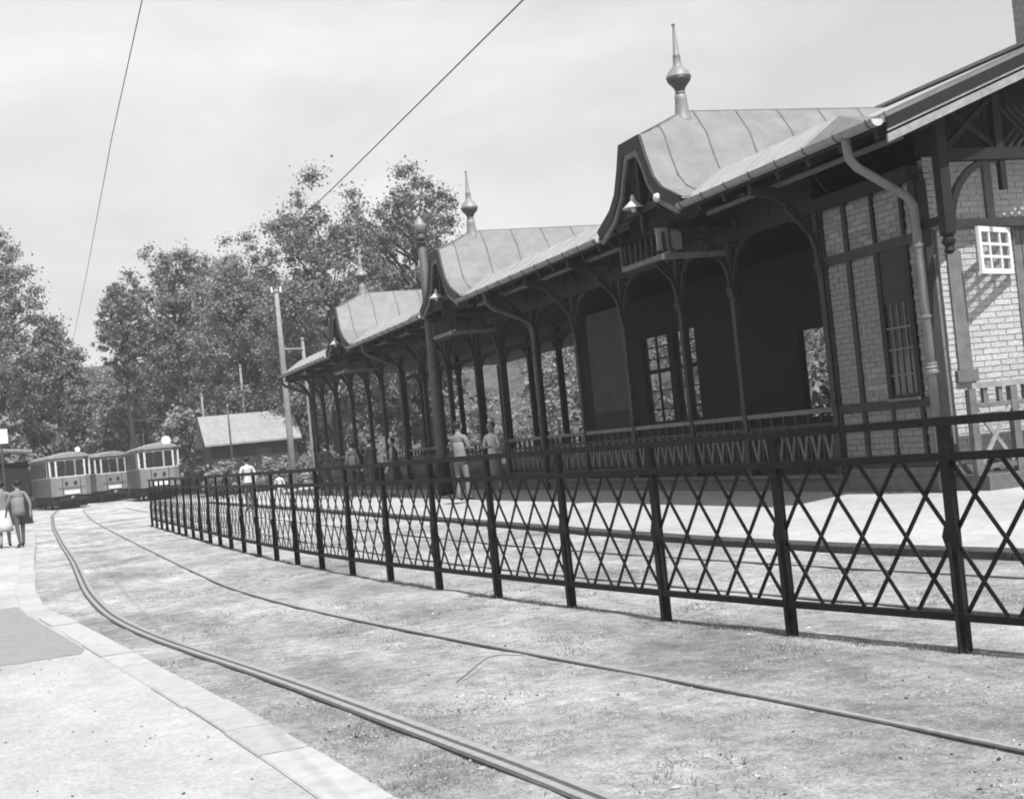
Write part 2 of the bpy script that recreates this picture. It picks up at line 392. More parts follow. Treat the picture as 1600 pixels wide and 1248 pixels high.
# the bar's broad side must face across the fence: beam() takes width sideways, height along upv
bar_me = MB().beam((-.336, 0, -.445), (.336, 0, .445), .025, .009, (0,1,0)).mesh('lattice_bar', 'iron_paint')
fo = Vector(fence.location)
for k, p in enumerate(posts):
    a = posts[max(k-1, 0)]; b = posts[min(k+1, len(posts)-1)]; d = (b-a); ang = atan2(d.y, d.x)
    rz = ang + pi           # local x along the fence
    ps = link('post', pm_me, fence, p-fo, (0,0,rz+random.uniform(-.01,.01)))
    ps.rotation_euler[1] = random.uniform(-.008, .008)
    link('gusset_plate', gus_me, ps)
    for sgn in (0, 1):
        link('lattice_bar', bar_me, fence, p-fo+Vector((0,0,.655))+Vector((-sin(rz)*0, 0, 0)) + Vector((-sin(rz), cos(rz), 0))*(.012 if sgn else .024), (0,0,rz+(pi if sgn else 0)))
    if k == len(posts)-1: break
    q = posts[k+1]; dd = (q-p); ln = dd.length; an = atan2(dd.y, dd.x) + pi; nrm = Vector((-sin(an), cos(an), 0))
    for z, w, nm in ((1.308, .050, 'top_rail'), (1.108, .047, 'middle_rail'), (.20, .042, 'bottom_rail')):
        m_ = MB().box((0, -.002, -w/2), (ln, .006, w/2)).box((0, .006, w/2-.009), (ln, .046, w/2-.001)).mesh(nm, 'iron_paint')
        link(nm, m_, fence, p-fo+Vector((0,0,z)) - nrm*.012, (0,0,an+pi), (1,-1,1))
    for t in (1, 2, 3):
        c = p + dd*(t/4)
        for sgn in (0, 1):
            link('lattice_bar', bar_me, fence, c-fo+Vector((0,0,.655)) + nrm*(.012 if sgn else .024), (0,0,an+(pi if sgn else 0)+random.uniform(-.01,.01)))

# ------------------------------------------------------------------ station building
st = thing('station_building', 'long timber and brick tram station with pale sheet roofs and dark open arcade', 'building', (11, 15, .2))
SO = Vector(st.location)
class P(MB):               # a mesh in world coordinates under the station
    def build(s, name, m, parent=None, smooth=False, fix=True):
        me = s.mesh(name, m, smooth, fix); par = parent or st
        o = bpy.data.objects.new(name, me); col.objects.link(o); o.parent = par
        o.location = -SO if par is st else (0,0,0)
        return o
def sbox(name, a, b, m, parent=None): return P().box(a, b).build(name, m, parent)
def sbeam(name, p, q, w, h, m, parent=None, upv=(0,0,1)): return P().beam(p, q, w, h, upv).build(name, m, parent)
def sub(name, me, parent, loc=(0,0,0), rot=(0,0,0), scale=(1,1,1)):
    """a child placed in world coordinates; its parent is the station or a part made by P.build"""
    L_ = Vector(loc) - SO if parent is st else Vector(loc)
    return link(name, me, parent, L_, rot, scale)

XW, YC = 11.0, 15.0            # front wall plane, near end wall plane
XE, ZE, SL = 9.95, 4.80, .365   # eave line and slope of the main roof
XR = 15.0; ZR = ZE + SL*(XR-XE)
YN, YF = 14.0, 54.5            # near verge, far verge
UN = (20.9, 32.5, 44.1)        # cross gables
COLS = [17.32] + [19.95, 21.85, 24.27, 26.7, 29.12, 31.55, 33.45, 35.87, 38.3, 40.72, 43.15, 45.05, 47.5, 49.9, 52.3, 54.0]

# plinth and floor
sbox('plinth', (10.93, 15.0, .05), (18.9, 54.3, .44), 'stone')
sbox('floor', (10.88, 17.2, .44), (18.95, 54.35, .49), 'stone')
sbox('wall_base', (10.96, 14.96, .441), (18.5, 17.34, .56), 'stone')

# main roof: two slopes with a thickness, standing seams, ridge cap
def slope(x0, z0, x1, z1, th, y0=YN, y1=YF):
    return P().prism([(x0, z0), (x1, z1), (x1, z1-th), (x0, z0-th)], lambda p: (p[0], y0, p[1]), lambda p: (p[0], y1, p[1]))
XM = 10.72; ZM = ZE + SL*(XM-XE)
EAVES = [(YN, UN[0]-1.42), (UN[0]+1.42, UN[1]-1.42), (UN[1]+1.42, UN[2]-1.42), (UN[2]+1.42, YF)]
roof = slope(XM, ZM, XR, ZR, .07).build('roof', 'roof_sheet_eave')
for a, b in EAVES: slope(XE, ZE, XM-.002, ZM, .07, a, b).build('eave_roof', 'roof_sheet_eave')
# the lower part of the front slope kicks up more steeply, tapering out towards the near verge
KXX, KZZ, KY0, KY1 = 10.65, 5.29, 14.3, 16.0
KX2 = XE + (KZZ-.02-ZE)/SL
def roof_z(x): return ZE+(x-XE)*(KZZ-ZE)/(KXX-XE) if x < KXX else max(KZZ-.02*(x-KXX)/(KX2-KXX), ZE+SL*(x-XE))
for n_, (ya, yb_) in enumerate(EAVES):
    sk = P(); y0 = KY1 if n_ == 0 else ya
    sk.v = [(XE-.005,y0,ZE+.004), (KXX,y0,KZZ), (KX2,y0,KZZ-.015), (XE-.005,yb_,ZE+.004), (KXX,yb_,KZZ), (KX2,yb_,KZZ-.015)]
    sk.f = [(0,3,4,1), (1,4,5,2), (3,5,4), (0,2,5,3)] + ([] if n_ == 0 else [(0,1,2)])
    if n_ == 0:
        hp = P(); hp.v = [(XE-.005,KY0,ZE+.004), (XE-.005,y0,ZE+.004), (KXX,y0,KZZ), (KX2,y0,KZZ-.015)]; hp.f = [(0,1,2), (0,2,3), (0,3,1)]; hp.build('eave_hip', 'roof_seam')
    sk.build('eave_kick', 'roof_sheet_eave')
slope(2*XR-XE, ZE, XR+.001, ZR, .07).build('roof', 'roof_sheet')
y = YN + .45
while y < YF:
    if any(abs(y-U) < 1.45 for U in UN): pass
    elif y < KY1: P().beam((XE+.02, y, ZE+.018), (XR, y, ZR+.018), .03, .035).build('seam', 'roof_seam', roof)
    else: P().beam((XE+.02, y, ZE+.03), (KXX, y, KZZ+.012), .022, .025).build('seam', 'roof_sheet_eave', roof)
    y += .82
sbeam('ridge_cap', (XR, YN, ZR+.03), (XR, YF, ZR+.03), .22, .05, 'zinc')
# soffit boards (dark) and rafter tails under the eave
for a, b in EAVES: P().prism([(XE+.03, ZE-.09), (XR, ZR-.10), (XR, ZR-.13), (XE+.03, ZE-.12)], lambda p: (p[0], a+.03, p[1]), lambda p: (p[0], b-.03, p[1])).build('soffit', 'timber_mid')
raf = MB().beam((XE+.06, 0, ZE-.17+.02), (XW+.4, 0, ZE-.17+.02+SL*(XW+.4-XE-.06)), .09, .12).mesh('rafter', 'timber_dark')
y = 14.3
while y < 54.3:
    if not any(abs(y-U) < 1.5 for U in UN): sub('rafter', raf, st, (0, y, 0))
    y += .78
sbox('added_dark_slab', (XW+.1, 17.3, 4.52), (18.8, 54.0, 4.56), 'timber_dark')  # slab added under the open rafters to keep the hall dark
# eave fascia with the wall plate and frieze boards
sbox('wall_plate', (XW-.09, YC+.02, 4.22), (XW+.09, 54.1, 4.40), 'timber_dark')
y = 17.4
while y < 54.0:
    sbox('frieze_board', (XW-.02, y, 4.4), (XW+.012, y+.58, 5.02), 'timber_dark'); y += .6

for a, b in EAVES: sbeam('eave_batten', (XE+.42, a+.3, 4.62), (XE+.42, b-.1, 4.62), .05, .06, 'timber_grey')
# gutters with hangers, between the gables
def gutter(y0, y1):
    prof = [(.085*cos(t), .085*sin(t)) for t in np.linspace(pi, 2*pi, 9)] + [(.075*cos(t), .075*sin(t)) for t in np.linspace(2*pi, pi, 9)]
    g = P().prism(prof, lambda p: (XE-.075+p[0], y0, ZE-.02+p[1]), lambda p: (XE-.075+p[0], y1, ZE-.02+p[1])).build('gutter', 'zinc')
    n_ = int((y1-y0)/.7)
    for k in range(n_+1):
        yy = y0+.12+k*(y1-y0-.24)/max(n_, 1)
        P().tube([(XE-.075+.09*cos(t), yy, ZE-.02+.09*sin(t)) for t in np.linspace(pi*.95, 2*pi, 8)] + [(XE+.06, yy, ZE+.05)], .011, 5).build('hanger', 'zinc_dark', g)
        P().box((XE+.2, yy+.1, ZE+.06), (XE+.23, yy+.15, ZE+.125)).build('snow_guard', 'zinc', g)
    for yy in (y0, y1):
        P().prism([(.085*cos(t), .085*sin(t)) for t in np.linspace(pi, 2*pi, 11)], lambda p: (XE-.075+p[0], yy-.006, ZE-.02+p[1]), lambda p: (XE-.075+p[0], yy+.006, ZE-.02+p[1])).build('gutter_end', 'enamel', g)
for a, b in ((14.05, 19.3), (22.5, 30.9), (34.1, 42.5), (45.7, 54.6)): gutter(a, b)

# cross gables: bell-cast roofs with a clipped front, barge boards, finials
PROF = [(0,6.60), (.40,6.14), (.56,5.76), (.76,5.38), (1.02,5.16), (1.62,4.90)]
def pz(a): return float(np.interp(abs(a), [p[0] for p in PROF], [p[1] for p in PROF]))
XG = 9.9
finial_me = MB().lathe([(.26,-.34), (.15,-.02), (.125,.06), (.10,.28), (.105,.36), (.075,.38), (.09,.41), (.075,.44), (.10,.50), (.185,.60), (.205,.665), (.215,.67), (.205,.68), (.195,.72), (.14,.80), (.085,.85), (.07,.90), (.062,1.02), (.068,1.03), (.055,1.05), (.02,1.5), (.018,1.53), (.032,1.545), (.032,1.57), (.01,1.585)], n=20).mesh('finial', 'zinc', True)
fin_lo = MB().lathe([(.0,0), (.085,.405), (.078,.44), (.105,.50), (.19,.60), (.2115,.668)], n=20).mesh('finial_shade_shell', 'zinc_dark', True)  # dark shell paints the shade on the underside of the bulb
for ui, U in enumerate(UN):
    ys = sorted(set([s_*a for s_ in (-1, 1) for a in (0,.1,.2,.3,.4,.48,.56,.66,.76,.89,1.02,1.22,1.42,1.62)]))
    xs = [XG, XG+.2, XG+.4, XG+.6, XG+.8, XG+1.02] + [XG+1.02+.6*k for k in range(1, 9)]
    g = P()
    def hz(x, a): return min(pz(a), 6.14 + max(0, (x-XG))*.452)
    for x in xs:
        for a in ys: g.v.append((x, U+a, hz(x, a)))
    ny = len(ys); nt_ = len(xs)*ny
    for x in xs:
        for a in ys: g.v.append((x, U+a, hz(x, a)-.045))
    for i in range(len(xs)-1):
        for j in range(ny-1):
            q = (i*ny+j, (i+1)*ny+j, (i+1)*ny+j+1, i*ny+j+1); g.f.append(q); g.f.append(tuple(nt_+k for k in reversed(q)))
    for j in range(ny-1): g.f.append((j, j+1, nt_+j+1, nt_+j))
    for i in range(len(xs)-1):
        g.f.append((i*ny, nt_+i*ny, nt_+(i+1)*ny, (i+1)*ny)); g.f.append((i*ny+ny-1, (i+1)*ny+ny-1, nt_+(i+1)*ny+ny-1, nt_+i*ny+ny-1))
    cg = g.build('cross_gable_roof', 'roof_sheet')
    for x in (XG+.42, XG+1.2, XG+2.0, XG+2.8, XG+3.6, XG+4.4):
        for s_ in (-1, 1):
            path = [(x, U+s_*a, hz(x, a)+.008) for a in np.linspace(0, 1.6, 17) if hz(x, a) > roof_z(x) - .05]
            if len(path) > 2: P().tube(path, .013, 5).build('seam', 'roof_seam', cg)
    fx = XG+1.0
    P().tube([(XG+.03, U-.4, 6.16), (fx, U, 6.6), (XG+4.7, U, 6.60)], .012, 6).build('ridge_roll', 'roof_sheet', cg)
    P().tube([(XG+.03, U+.4, 6.16), (fx, U, 6.6)], .012, 6).build('ridge_roll', 'roof_sheet', cg)
    fo_ = sub('finial', finial_me, st, (fx, U, 6.5)); link('finial_shade_shell', fin_lo, fo_, (0,0,0))
    # barge board follows the outline of the gable: outer board, inner moulding
    out = [(-1.62,4.90), (-1.02,5.16), (-.76,5.38), (-.56,5.76), (-.40,6.14), (.40,6.14), (.56,5.76), (.76,5.38), (1.02,5.16), (1.62,4.90)]
    def inset(pts, d, dz):
        r = []
        for k, (a, z) in enumerate(pts):
            if k in (4, 5): r.append((a*(1-d*.9/abs(a)), z-dz))
            else: r.append((a - math.copysign(d, a)*(.95 if 1 < k < 8 else .55), z - dz*(.42 if 1 < k < 8 else .85)))
        return r
    i1, i2 = inset(out, .17, .2), inset(out, .26, .30)
    for nm, A, B, x0, x1, m_ in (('barge_board', out, i1, XG-.05, XG-.006, 'timber_mid'), ('barge_moulding', i1, i2, XG-.025, XG+.02, 'timber_grey')):
        b_ = P()
        for k in range(len(A)-1):
            b_.prism([A[k], A[k+1], B[k+1], B[k]], lambda p: (x0, U+p[0], p[1]), lambda p: (x1, U+p[0], p[1]))
        b_.build(nm, m_)
    # soffit side boards, dark boarding set back in the gable, collar beam and king post
    k0 = i2
    n_b = 12
    for k in range(n_b):
        a0 = -1.3 + 2.6*k/n_b; a1 = a0 + 2.6/n_b - .012; zt = min(pz(a0), pz(a1), 6.14) - .07
        sbox('gable_plank', (XG+.42, U+a0, 4.62), (XG+.45, U+a1, zt), 'timber_dark')
    sbeam('collar_beam', (XG+.1, U-1.15, 4.98), (XG+.1, U+1.15, 4.98), .1, .12, 'timber_dark')
    sbeam('king_post', (XG+.1, U, 4.62), (XG+.1, U, 5.9), .1, .1, 'timber_dark')
    for s_ in (-1, 1):
        pts = [(XG+.1, U+s_*(.08+.40*sin(t)), 5.0+.50*(1-cos(t))) for t in np.linspace(0, pi/2, 7)]
        for q in range(6): pass
        P().tube(pts, .035, 6).build('gable_brace', 'timber_dark')
        # outrigger from the column to the gable foot with a curved brace and a scroll
        yb = U + s_*.95
        sbeam('outrigger', (XG+.05, yb, 4.56), (XW, yb, 4.56), .11, .13, 'timber_dark')
        P().tube([(XW-.06-.8*(1-cos(t)), yb, 3.62+.86*sin(t)) for t in np.linspace(0, pi/2, 8)], .038, 6).build('bracket', 'timber_mid')
        P().tube([(XG+.12+.11*cos(t), U+s_*1.32, 4.72+.13*sin(t)) for t in np.linspace(0, 2*pi, 13)], .022, 5).build('scroll', 'timber_mid')
        sbeam('gable_foot', (XG+.05, U+s_*1.55, 4.80), (XG+.95, U+s_*1.55, 4.80), .12, .12, 'timber_dark')
        xp = XG+.1 if s_ > 0 else XG+.72
        sbeam('drop_post', (xp, yb, 4.1), (xp, yb, 4.62), .09, .09, 'timber_mid')
    # little balustrade frieze hung under the gable
    sbox('frieze_rail', (XG+.05, U-.95, 4.08), (XG+.15, U+.95, 4.16), 'timber_grey')
    for k in range(9):
        a = -.85 + 1.7*k/8
        sbox('frieze_baluster', (XG+.08, U+a-.02, 4.16), (XG+.12, U+a+.02, 4.5), 'timber_mid')
    # the near cheek: a paler panel and rail seen from the end
    sbox('cheek_rail', (XG-.12, U-.99, 4.02), (XW-.1, U-.91, 4.11), 'timber_grey')
    for k in range(4):
        x_ = XG + .05 + k*.26
        sbox('cheek_baluster', (x_, U-.975, 4.11), (x_+.05, U-.925, 4.2), 'timber_mid')

# columns with capitals, curved braces and eave brackets
col_me = MB().box((-.08,-.08,.49), (.08,.08,1.0)).box((-.06,-.06,1.0), (.06,.06,4.22)).mesh('column', 'timber_mid')
cap_me = MB().box((-.085,-.085,3.36), (.085,.085,3.41)).box((-.10,-.10,3.44), (.10,.10,3.50)).box((-.075,-.075,3.405), (.075,.075,3.445)).mesh('capital', 'timber_mid')
ring_me = MB().box((-.085,-.085,1.5), (.085,.085,1.55)).mesh('column_ring', 'timber_mid')
def arc_brace(r, rz_, w=.06, h=.07):
    b_ = MB(); T = np.linspace(0, pi/2, 9); pts = [(0, r*(1-cos(t)), rz_*sin(t)) for t in T]
    for k in range(8): b_.beam(pts[k], pts[k+1], w, h, (1,0,0))
    return b_.mesh('arch_brace', 'timber_mid')
br_me = arc_brace(.62, .76)
eb = MB(); T = np.linspace(0, pi/2, 8); pts = [(-.9*(1-cos(t)), 0, 1.02*sin(t)) for t in T]
for k in range(7): eb.beam(pts[k], pts[k+1], .07, .07, (0,1,0))
eb.beam((0,0,.3), (-.45,0,.82), .05, .05).beam((-.02,0,1.06), (-1.0,0,1.06), .09, .1)
eb_me = eb.mesh('eave_bracket', 'timber_mid')
ring_b = MB()
TT = np.linspace(0, 2*pi, 15)
ring_b.tube([(0, .10*cos(t), .10*sin(t)) for t in TT], .016, 5, False)
ringb_me = ring_b.mesh('fret_ring', 'timber_mid')
fret_me = MB().beam((0,-.42,.0), (0,-.05,.42), .03, .035).mesh('fret_slat', 'timber_mid')
for k, y in enumerate(COLS):
    c = sub('column', col_me, st, (XW, y, 0)); link('capital', cap_me, c); link('column_ring', ring_me, c)
    for s_ in (-1, 1):
        if (k == 0 and s_ < 0): continue
        link('arch_brace', br_me, c, (0, s_*.055, 3.47), (0,0,0), (1, s_, 1)); link('fret_ring', ringb_me, c, (-.02, s_*.17, 4.08)); link('fret_slat', fret_me, c, (-.06, s_*.02, 4.45), (0,0,0), (1, s_, 1))
    link('eave_bracket', eb_me, c, (-.05, 0, 3.50))
# corner bracket group under the verge
# railing between the columns: rails, frieze of cut-out boards, slanted balusters
def railing(y0, y1, x, parent=st, z0=.49):
    r = P().box((x-.045, y0+.08, 1.38), (x+.045, y1-.08, 1.45)).build('railing', 'timber_grey', parent)
    P().box((x-.03, y0+.08, 1.19), (x+.03, y1-.08, 1.24)).build('railing_rail', 'timber_mid', r)
    P().box((x-.03, y0+.08, .62), (x+.03, y1-.08, .67)).build('railing_rail', 'timber_mid', r)
    n_ = max(3, int((y1-y0)/.33)); w = (y1-y0-.16)/n_
    for k in range(n_):
        a = y0+.08+k*w
        P().box((x-.022, a+w-.02 if k < n_-1 else a+w-.04, .67), (x+.022, a+w+.02 if k < n_-1 else a+w, 1.38)).build('baluster', 'timber_mid', r)
        P().beam((x-.024, a+.03, 1.18), (x-.024, a+w/2, .68), .05, .025, (1,0,0)).build('slanted_baluster', 'timber_grey', r)
        P().beam((x-.024, a+w-.03, 1.18), (x-.024, a+w/2, .68), .05, .025, (1,0,0)).build('slanted_baluster', 'timber_grey', r)
    return r
for k in range(len(COLS)-1):
    if 5 < k and COLS[k] in (31.55, 43.15): continue       # the ways in below the gables
    if k in (1,): pass
    railing(COLS[k], COLS[k+1], XW)

# back wall of the hall with two tall windows and a plastered recess
XB = 14.6
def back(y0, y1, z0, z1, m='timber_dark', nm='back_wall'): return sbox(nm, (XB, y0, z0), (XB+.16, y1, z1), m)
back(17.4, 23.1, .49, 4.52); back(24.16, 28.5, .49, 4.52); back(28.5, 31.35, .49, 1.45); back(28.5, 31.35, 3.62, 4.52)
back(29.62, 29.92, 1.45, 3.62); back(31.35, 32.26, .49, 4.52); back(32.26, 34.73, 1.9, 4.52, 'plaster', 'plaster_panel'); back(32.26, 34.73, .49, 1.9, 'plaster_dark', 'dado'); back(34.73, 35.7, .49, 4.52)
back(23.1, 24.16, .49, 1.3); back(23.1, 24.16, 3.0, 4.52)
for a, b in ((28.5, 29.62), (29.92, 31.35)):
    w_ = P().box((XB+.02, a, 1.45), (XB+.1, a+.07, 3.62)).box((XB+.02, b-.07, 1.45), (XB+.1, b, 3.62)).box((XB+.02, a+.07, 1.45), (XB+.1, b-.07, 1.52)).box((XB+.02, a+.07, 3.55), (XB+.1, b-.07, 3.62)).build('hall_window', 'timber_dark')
    m0 = (a+b)/2
    P().box((XB+.03, m0-.025, 1.52), (XB+.07, m0+.025, 3.55)).build('glazing_bar', 'timber_dark', w_)
    for p0, p1 in ((a+.07, m0-.025), (m0+.025, b-.07)):
        for z0_, z1_ in ((1.52,1.784), (1.816,2.234), (2.266,2.67), (2.77,3.004), (3.036,3.284), (3.316,3.55)):
            P().box((XB+.048, p0, z0_), (XB+.052, p1, z1_)).build('pane', 'clear_glass', w_)
    for z in (1.8, 2.25, 2.72, 3.02, 3.3):
        P().box((XB+.032, a+.07, z-(.05 if z == 2.72 else .016)), (XB+.068, b-.07, z+(.05 if z == 2.72 else .016))).build('glazing_bar', 'timber_dark', w_)
# open part of the hall: posts with braces and a low rail at the back, more posts under the rear eave
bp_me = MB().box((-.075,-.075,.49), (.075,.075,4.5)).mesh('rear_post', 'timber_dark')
yb = [36.9, 39.3, 41.7, 44.1, 46.5, 48.9, 51.3, 53.8]
for k, y in enumerate(yb):
    c = sub('rear_post', bp_me, st, (XB, y, 0))
    for s_ in (-1, 1): link('arch_brace', br_me, c, (0, s_*.06, 3.4), (0,0,0), (1, s_, 1))
    if k < len(yb)-1: sbox('rear_rail', (XB-.04, y+.08, 1.36), (XB+.04, yb[k+1]-.08, 1.43), 'timber_grey')
sbox('rear_beam', (XB-.07, 35.7, 4.16), (XB+.07, 54, 4.3), 'timber_dark')
for y in (17.4, 22, 26.6, 31.2, 35.8, 40.4, 45, 49.6, 54): sub('rear_post', bp_me, st, (18.7, y, 0))

# ---- brick front wall bay, timber framed
BR = []      # (corner a, corner b, priority) of each brick
ff = lambda u, z, d: (XW+.02-d, u, z)
def brick_run(u0, u1, z0, z1, f, prio):
    """bricks in running bond; f maps (u, z, depth) to a point"""
    zc = z0; c = 0
    while zc < z1-.03:
        h = min(.066, z1-zc); u = u0 - (.13 if c % 2 else 0)
        while u < u1:
            a, b = max(u, u0), min(u+.248, u1)
            if b-a > .035:
                j = random.uniform(-.004, .004); BR.append((f(a, zc, 0), f(b, zc+h, .014+j), prio, 'brick_shade_toned' if f is ff else 'brick'))
            u += .26
        zc += .0775; c += 1
sbox('brick_wall', (XW+.018, YC+.06, .56), (XW+.25, 17.25, 4.3), 'mortar_shade_toned')
# studs and rails of the frame (proud of the bricks)
def fr(y0, y1, z0, z1, m='timber_mid'): sbox('frame_timber', (XW-.025, y0, z0), (XW+.1, y1, z1), m)
fr(15.0, 15.14, .56, 4.22); fr(17.2, 17.25, .56, 4.22); fr(16.6, 16.7, .56, 4.22)
for (a, b, c, d) in ((15.14, 16.6, 3.43, 3.56), (16.7, 17.2, 3.43, 3.56), (15.14, 16.6, 1.34, 1.46), (16.7, 17.2, 1.34, 1.46), (15.14, 16.6, .56, .66), (16.7, 17.2, .56, .66)): fr(a, b, c, d)
for y in (15.98, 15.33): fr(y-.035, y+.035, 3.56, 4.22, 'timber_dark'); fr(y-.035, y+.035, .66, 1.34)
fr(15.93, 16.03, 1.46, 3.43, 'timber_dark'); fr(15.28, 15.37, 1.46, 3.43, 'timber_dark')
for (a, b) in ((15.14, 15.295), (15.365, 15.945), (16.015, 16.6), (16.7, 17.2)): brick_run(a, b, 3.565, 4.215, ff, 1); brick_run(a, b, .665, 1.335, ff, 2)
for (a, b) in ((15.14, 15.28), (16.03, 16.6), (16.7, 17.2)): brick_run(a, b, 1.465, 3.425, ff, 1)
# the tall barred window in that bay
w_ = sbox('window', (XW-.012, 15.37, 1.46), (XW+.012, 15.93, 1.53), 'timber_mid')
P().box((XW-.01, 15.37, 2.72), (XW+.014, 15.93, 3.43)).build('window_panel', 'timber_mid', w_)
P().box((XW+.005, 15.37, 1.53), (XW+.012, 15.93, 2.72)).build('pane', 'glass', w_)
for y in (15.50, 15.65, 15.79): P().box((XW-.012, y-.011, 1.53), (XW+.004, y+.011, 2.72)).build('glazing_bar', 'timber_grey', w_)
for z in (1.78, 2.12, 2.4): P().box((XW-.010, 15.37, z-.012), (XW+.003, 15.93, z+.012)).build('glazing_bar', 'timber_grey', w_)
sbox('window_sill', (XW-.07, 15.3, 1.44), (XW-.026, 16.0, 1.475), 'timber_grey')

# ---- sunlit end wall
fe = lambda u, z, d: (u, YC+.02-d, z)
XD = 12.40
sbox('end_wall', (XW+.25, YC+.018, .56), (XD, YC+.25, 4.5), 'mortar'); sbox('end_wall', (XD, YC+.018, 3.6), (18.4, YC+.25, 4.5), 'mortar')
sbox('end_wall', (14.0, YC+.018, .56), (18.4, YC+.25, 3.6), 'mortar')
sbox('corner_board', (XW+.005, YC-.035, .56), (XW+.14, YC-.001, 4.22), 'timber_mid')
sbox('pilaster', (XW+.35, YC-.03, 1.75), (XW+.56, YC+.015, 3.28), 'timber_grey'); sbox('pilaster', (XW+.30, YC-.05, 1.6), (XW+.62, YC+.014, 1.75), 'timber_grey')
sbox('end_beam', (XW+.14, YC-.035, 3.56), (18.4, YC+.016, 3.68), 'timber_grey')
for x in (12.1, 13.9, 15.4): sbox('end_stud', (x-.06, YC-.03, 3.68), (x+.06, YC+.016, 4.5), 'timber_grey')
brick_run(XW+.25, XD, 1.465, 3.555, fe, 0); brick_run(XW+.25, XD, .565, 1.46, fe, 2)
brick_run(XW+.15, 12.035, 3.685, 4.5, fe, 0); brick_run(12.165, 13.83, 3.685, 4.5, fe, 3); brick_run(14.0, 15.3, .565, 3.555, fe, 3)
# grey double door with planks
dr = sbox('door', (XD, YC+.05, .56), (14.0, YC+.09, 3.56), 'timber_grey')
for k in range(9): P().box((XD+.02+k*.15, YC+.02, .6), (XD+.155+k*.15, YC+.049, 3.5)).build('plank', 'timber_grey', dr)
P().box((XD, YC-.02, .56), (XD+.019, YC+.05, 3.56)).build('door_jamb', 'timber_grey', dr)
P().box((XD+.45, YC+.0, 1.7), (XD+1.0, YC+.018, 2.6)).build('pane', 'glass', dr)
# open casement: hinged on its right, free edge standing off the wall
hx, hy = 12.32, YC-.05
ang = atan2(-.33, -.76)
ca = bpy.data.objects.new('casement', None); col.objects.link(ca); ca.parent = st; ca.location = Vector((hx, hy, 2.93))-SO; ca.rotation_euler = (0,0,ang)
CW = .82
for a, b in (((0,-.02,0),(.065,.02,.6)), ((CW-.065,-.02,0),(CW,.02,.6)), ((.065,-.02,0),(CW-.065,.02,.065)), ((.065,-.02,.535),(CW-.065,.02,.6))): box('casement_frame', a, b, 'white_paint', ca)
for x in (CW/3, 2*CW/3): box('glazing_bar', (x-.018,-.014,.065), (x+.018,.014,.535), 'white_paint', ca)
for z in (.22, .38): box('glazing_bar', (.065,-.013,z-.018), (CW-.065,.013,z+.018), 'white_paint', ca)
for x0_, x1_ in ((.065, CW/3-.018), (CW/3+.018, 2*CW/3-.018), (2*CW/3+.018, CW-.065)):
    for z0_, z1_ in ((.065,.202), (.238,.362), (.398,.535)): box('pane', (x0_,-.002,z0_), (x1_,.002,z1_), 'clear_glass', ca)
# verge of the end gable: fascia, pale barge board, truss with crossed braces and a lattice panel
def verge(name, y, dz0, dz1, th, m, x1=XR):
    P().prism([(XE, ZE+dz0), (x1, ZE+dz0+SL*(x1-XE)), (x1, ZE+dz1+SL*(x1-XE)), (XE, ZE+dz1)], lambda p: (p[0], y, p[1]), lambda p: (p[0], y+th, p[1])).build(name, m)
    P().prism([(2*XR-XE, ZE+dz0), (x1+.002, ZE+dz0+SL*(x1-XE)), (x1+.002, ZE+dz1+SL*(x1-XE)), (2*XR-XE, ZE+dz1)], lambda p: (p[0], y, p[1]), lambda p: (p[0], y+th, p[1])).build(name, m)
verge('verge_cap', YN-.03, .02, -.015, .029, 'roof_sheet')
verge('verge_fascia', YN-.045, -.018, -.15, .04, 'timber_dark')
verge('verge_moulding', YN-.035, -.155, -.185, .03, 'timber_pale')
verge('barge_board', YN-.02, -.215, -.315, .03, 'timber_pale')
YT = 14.45
sbeam('tie_beam', (XW, YT, 4.40), (19.0, YT, 4.40), .12, .15, 'timber_dark')
sbox('corner_post', (XW-.07, YT-.07, 3.42), (XW+.07, YT+.07, 5.05), 'timber_dark')
P().lathe([(.03,3.18), (.07,3.22), (.05,3.27), (.085,3.32), (.085,3.36), (.06,3.38), (.09,3.43)], (XW, YT, 0), 12).build('pendant', 'timber_dark')
P().beam((XW+.0, YT+.07, 3.62), (XW+.0, YC, 3.62), .08, .1).build('wall_arm', 'timber_dark')
b_ = P(); T = np.linspace(0, pi/2, 9); q = [(XW+.06+.78*(1-cos(t)), YT, 3.52+.82*sin(t)) for t in T]
for k in range(8): b_.beam(q[k], q[k+1], .08, .09, (0,1,0))
b_.build('arch_brace', 'timber_dark')
for x in (11.88, 13.0, 15.0): sbox('truss_post', (x-.055, YT-.05, 4.475), (x+.055, YT+.05, ZE+SL*(x-XE)-.12), 'timber_dark')
sbeam('crossed_brace', (XW+.1, YT, 4.50), (11.82, YT, 5.10), .07, .08, 'timber_dark', upv=(0,1,0)); sbeam('crossed_brace', (XW+.1, YT+.02, 5.02), (11.82, YT+.02, 4.50), .07, .08, 'timber_dark', upv=(0,1,0))
sbox('truss_strut', (11.86, YT-.04, 3.95), (11.94, YT+.04, 4.325), 'timber_dark')
for k in range(9):
    for s_ in (-1, 1):
        x = 11.95 + k*.12
        sbeam('lattice_slat', (x if s_ > 0 else x+.5, YT+.01*s_, 4.49), (x+.5 if s_ > 0 else x, YT+.01*s_, 4.99), .03, .012, 'timber_mid', upv=(0,1,0))
for k in range(22):
    x = XW+.05 + k*.36; sbox('gable_plank', (x, YC-.02, 4.51), (x+.35, YC+.012, min(ZE+SL*(x-XE), ZE+SL*(2*XR-XE-x-.35))-.16), 'timber_dark')
for x, z in ((10.5, 4.72), (10.75, 4.8)):
    sbeam('purlin_end', (x, YN+.02, z), (x, YC, z), .1, .12, 'timber_dark')
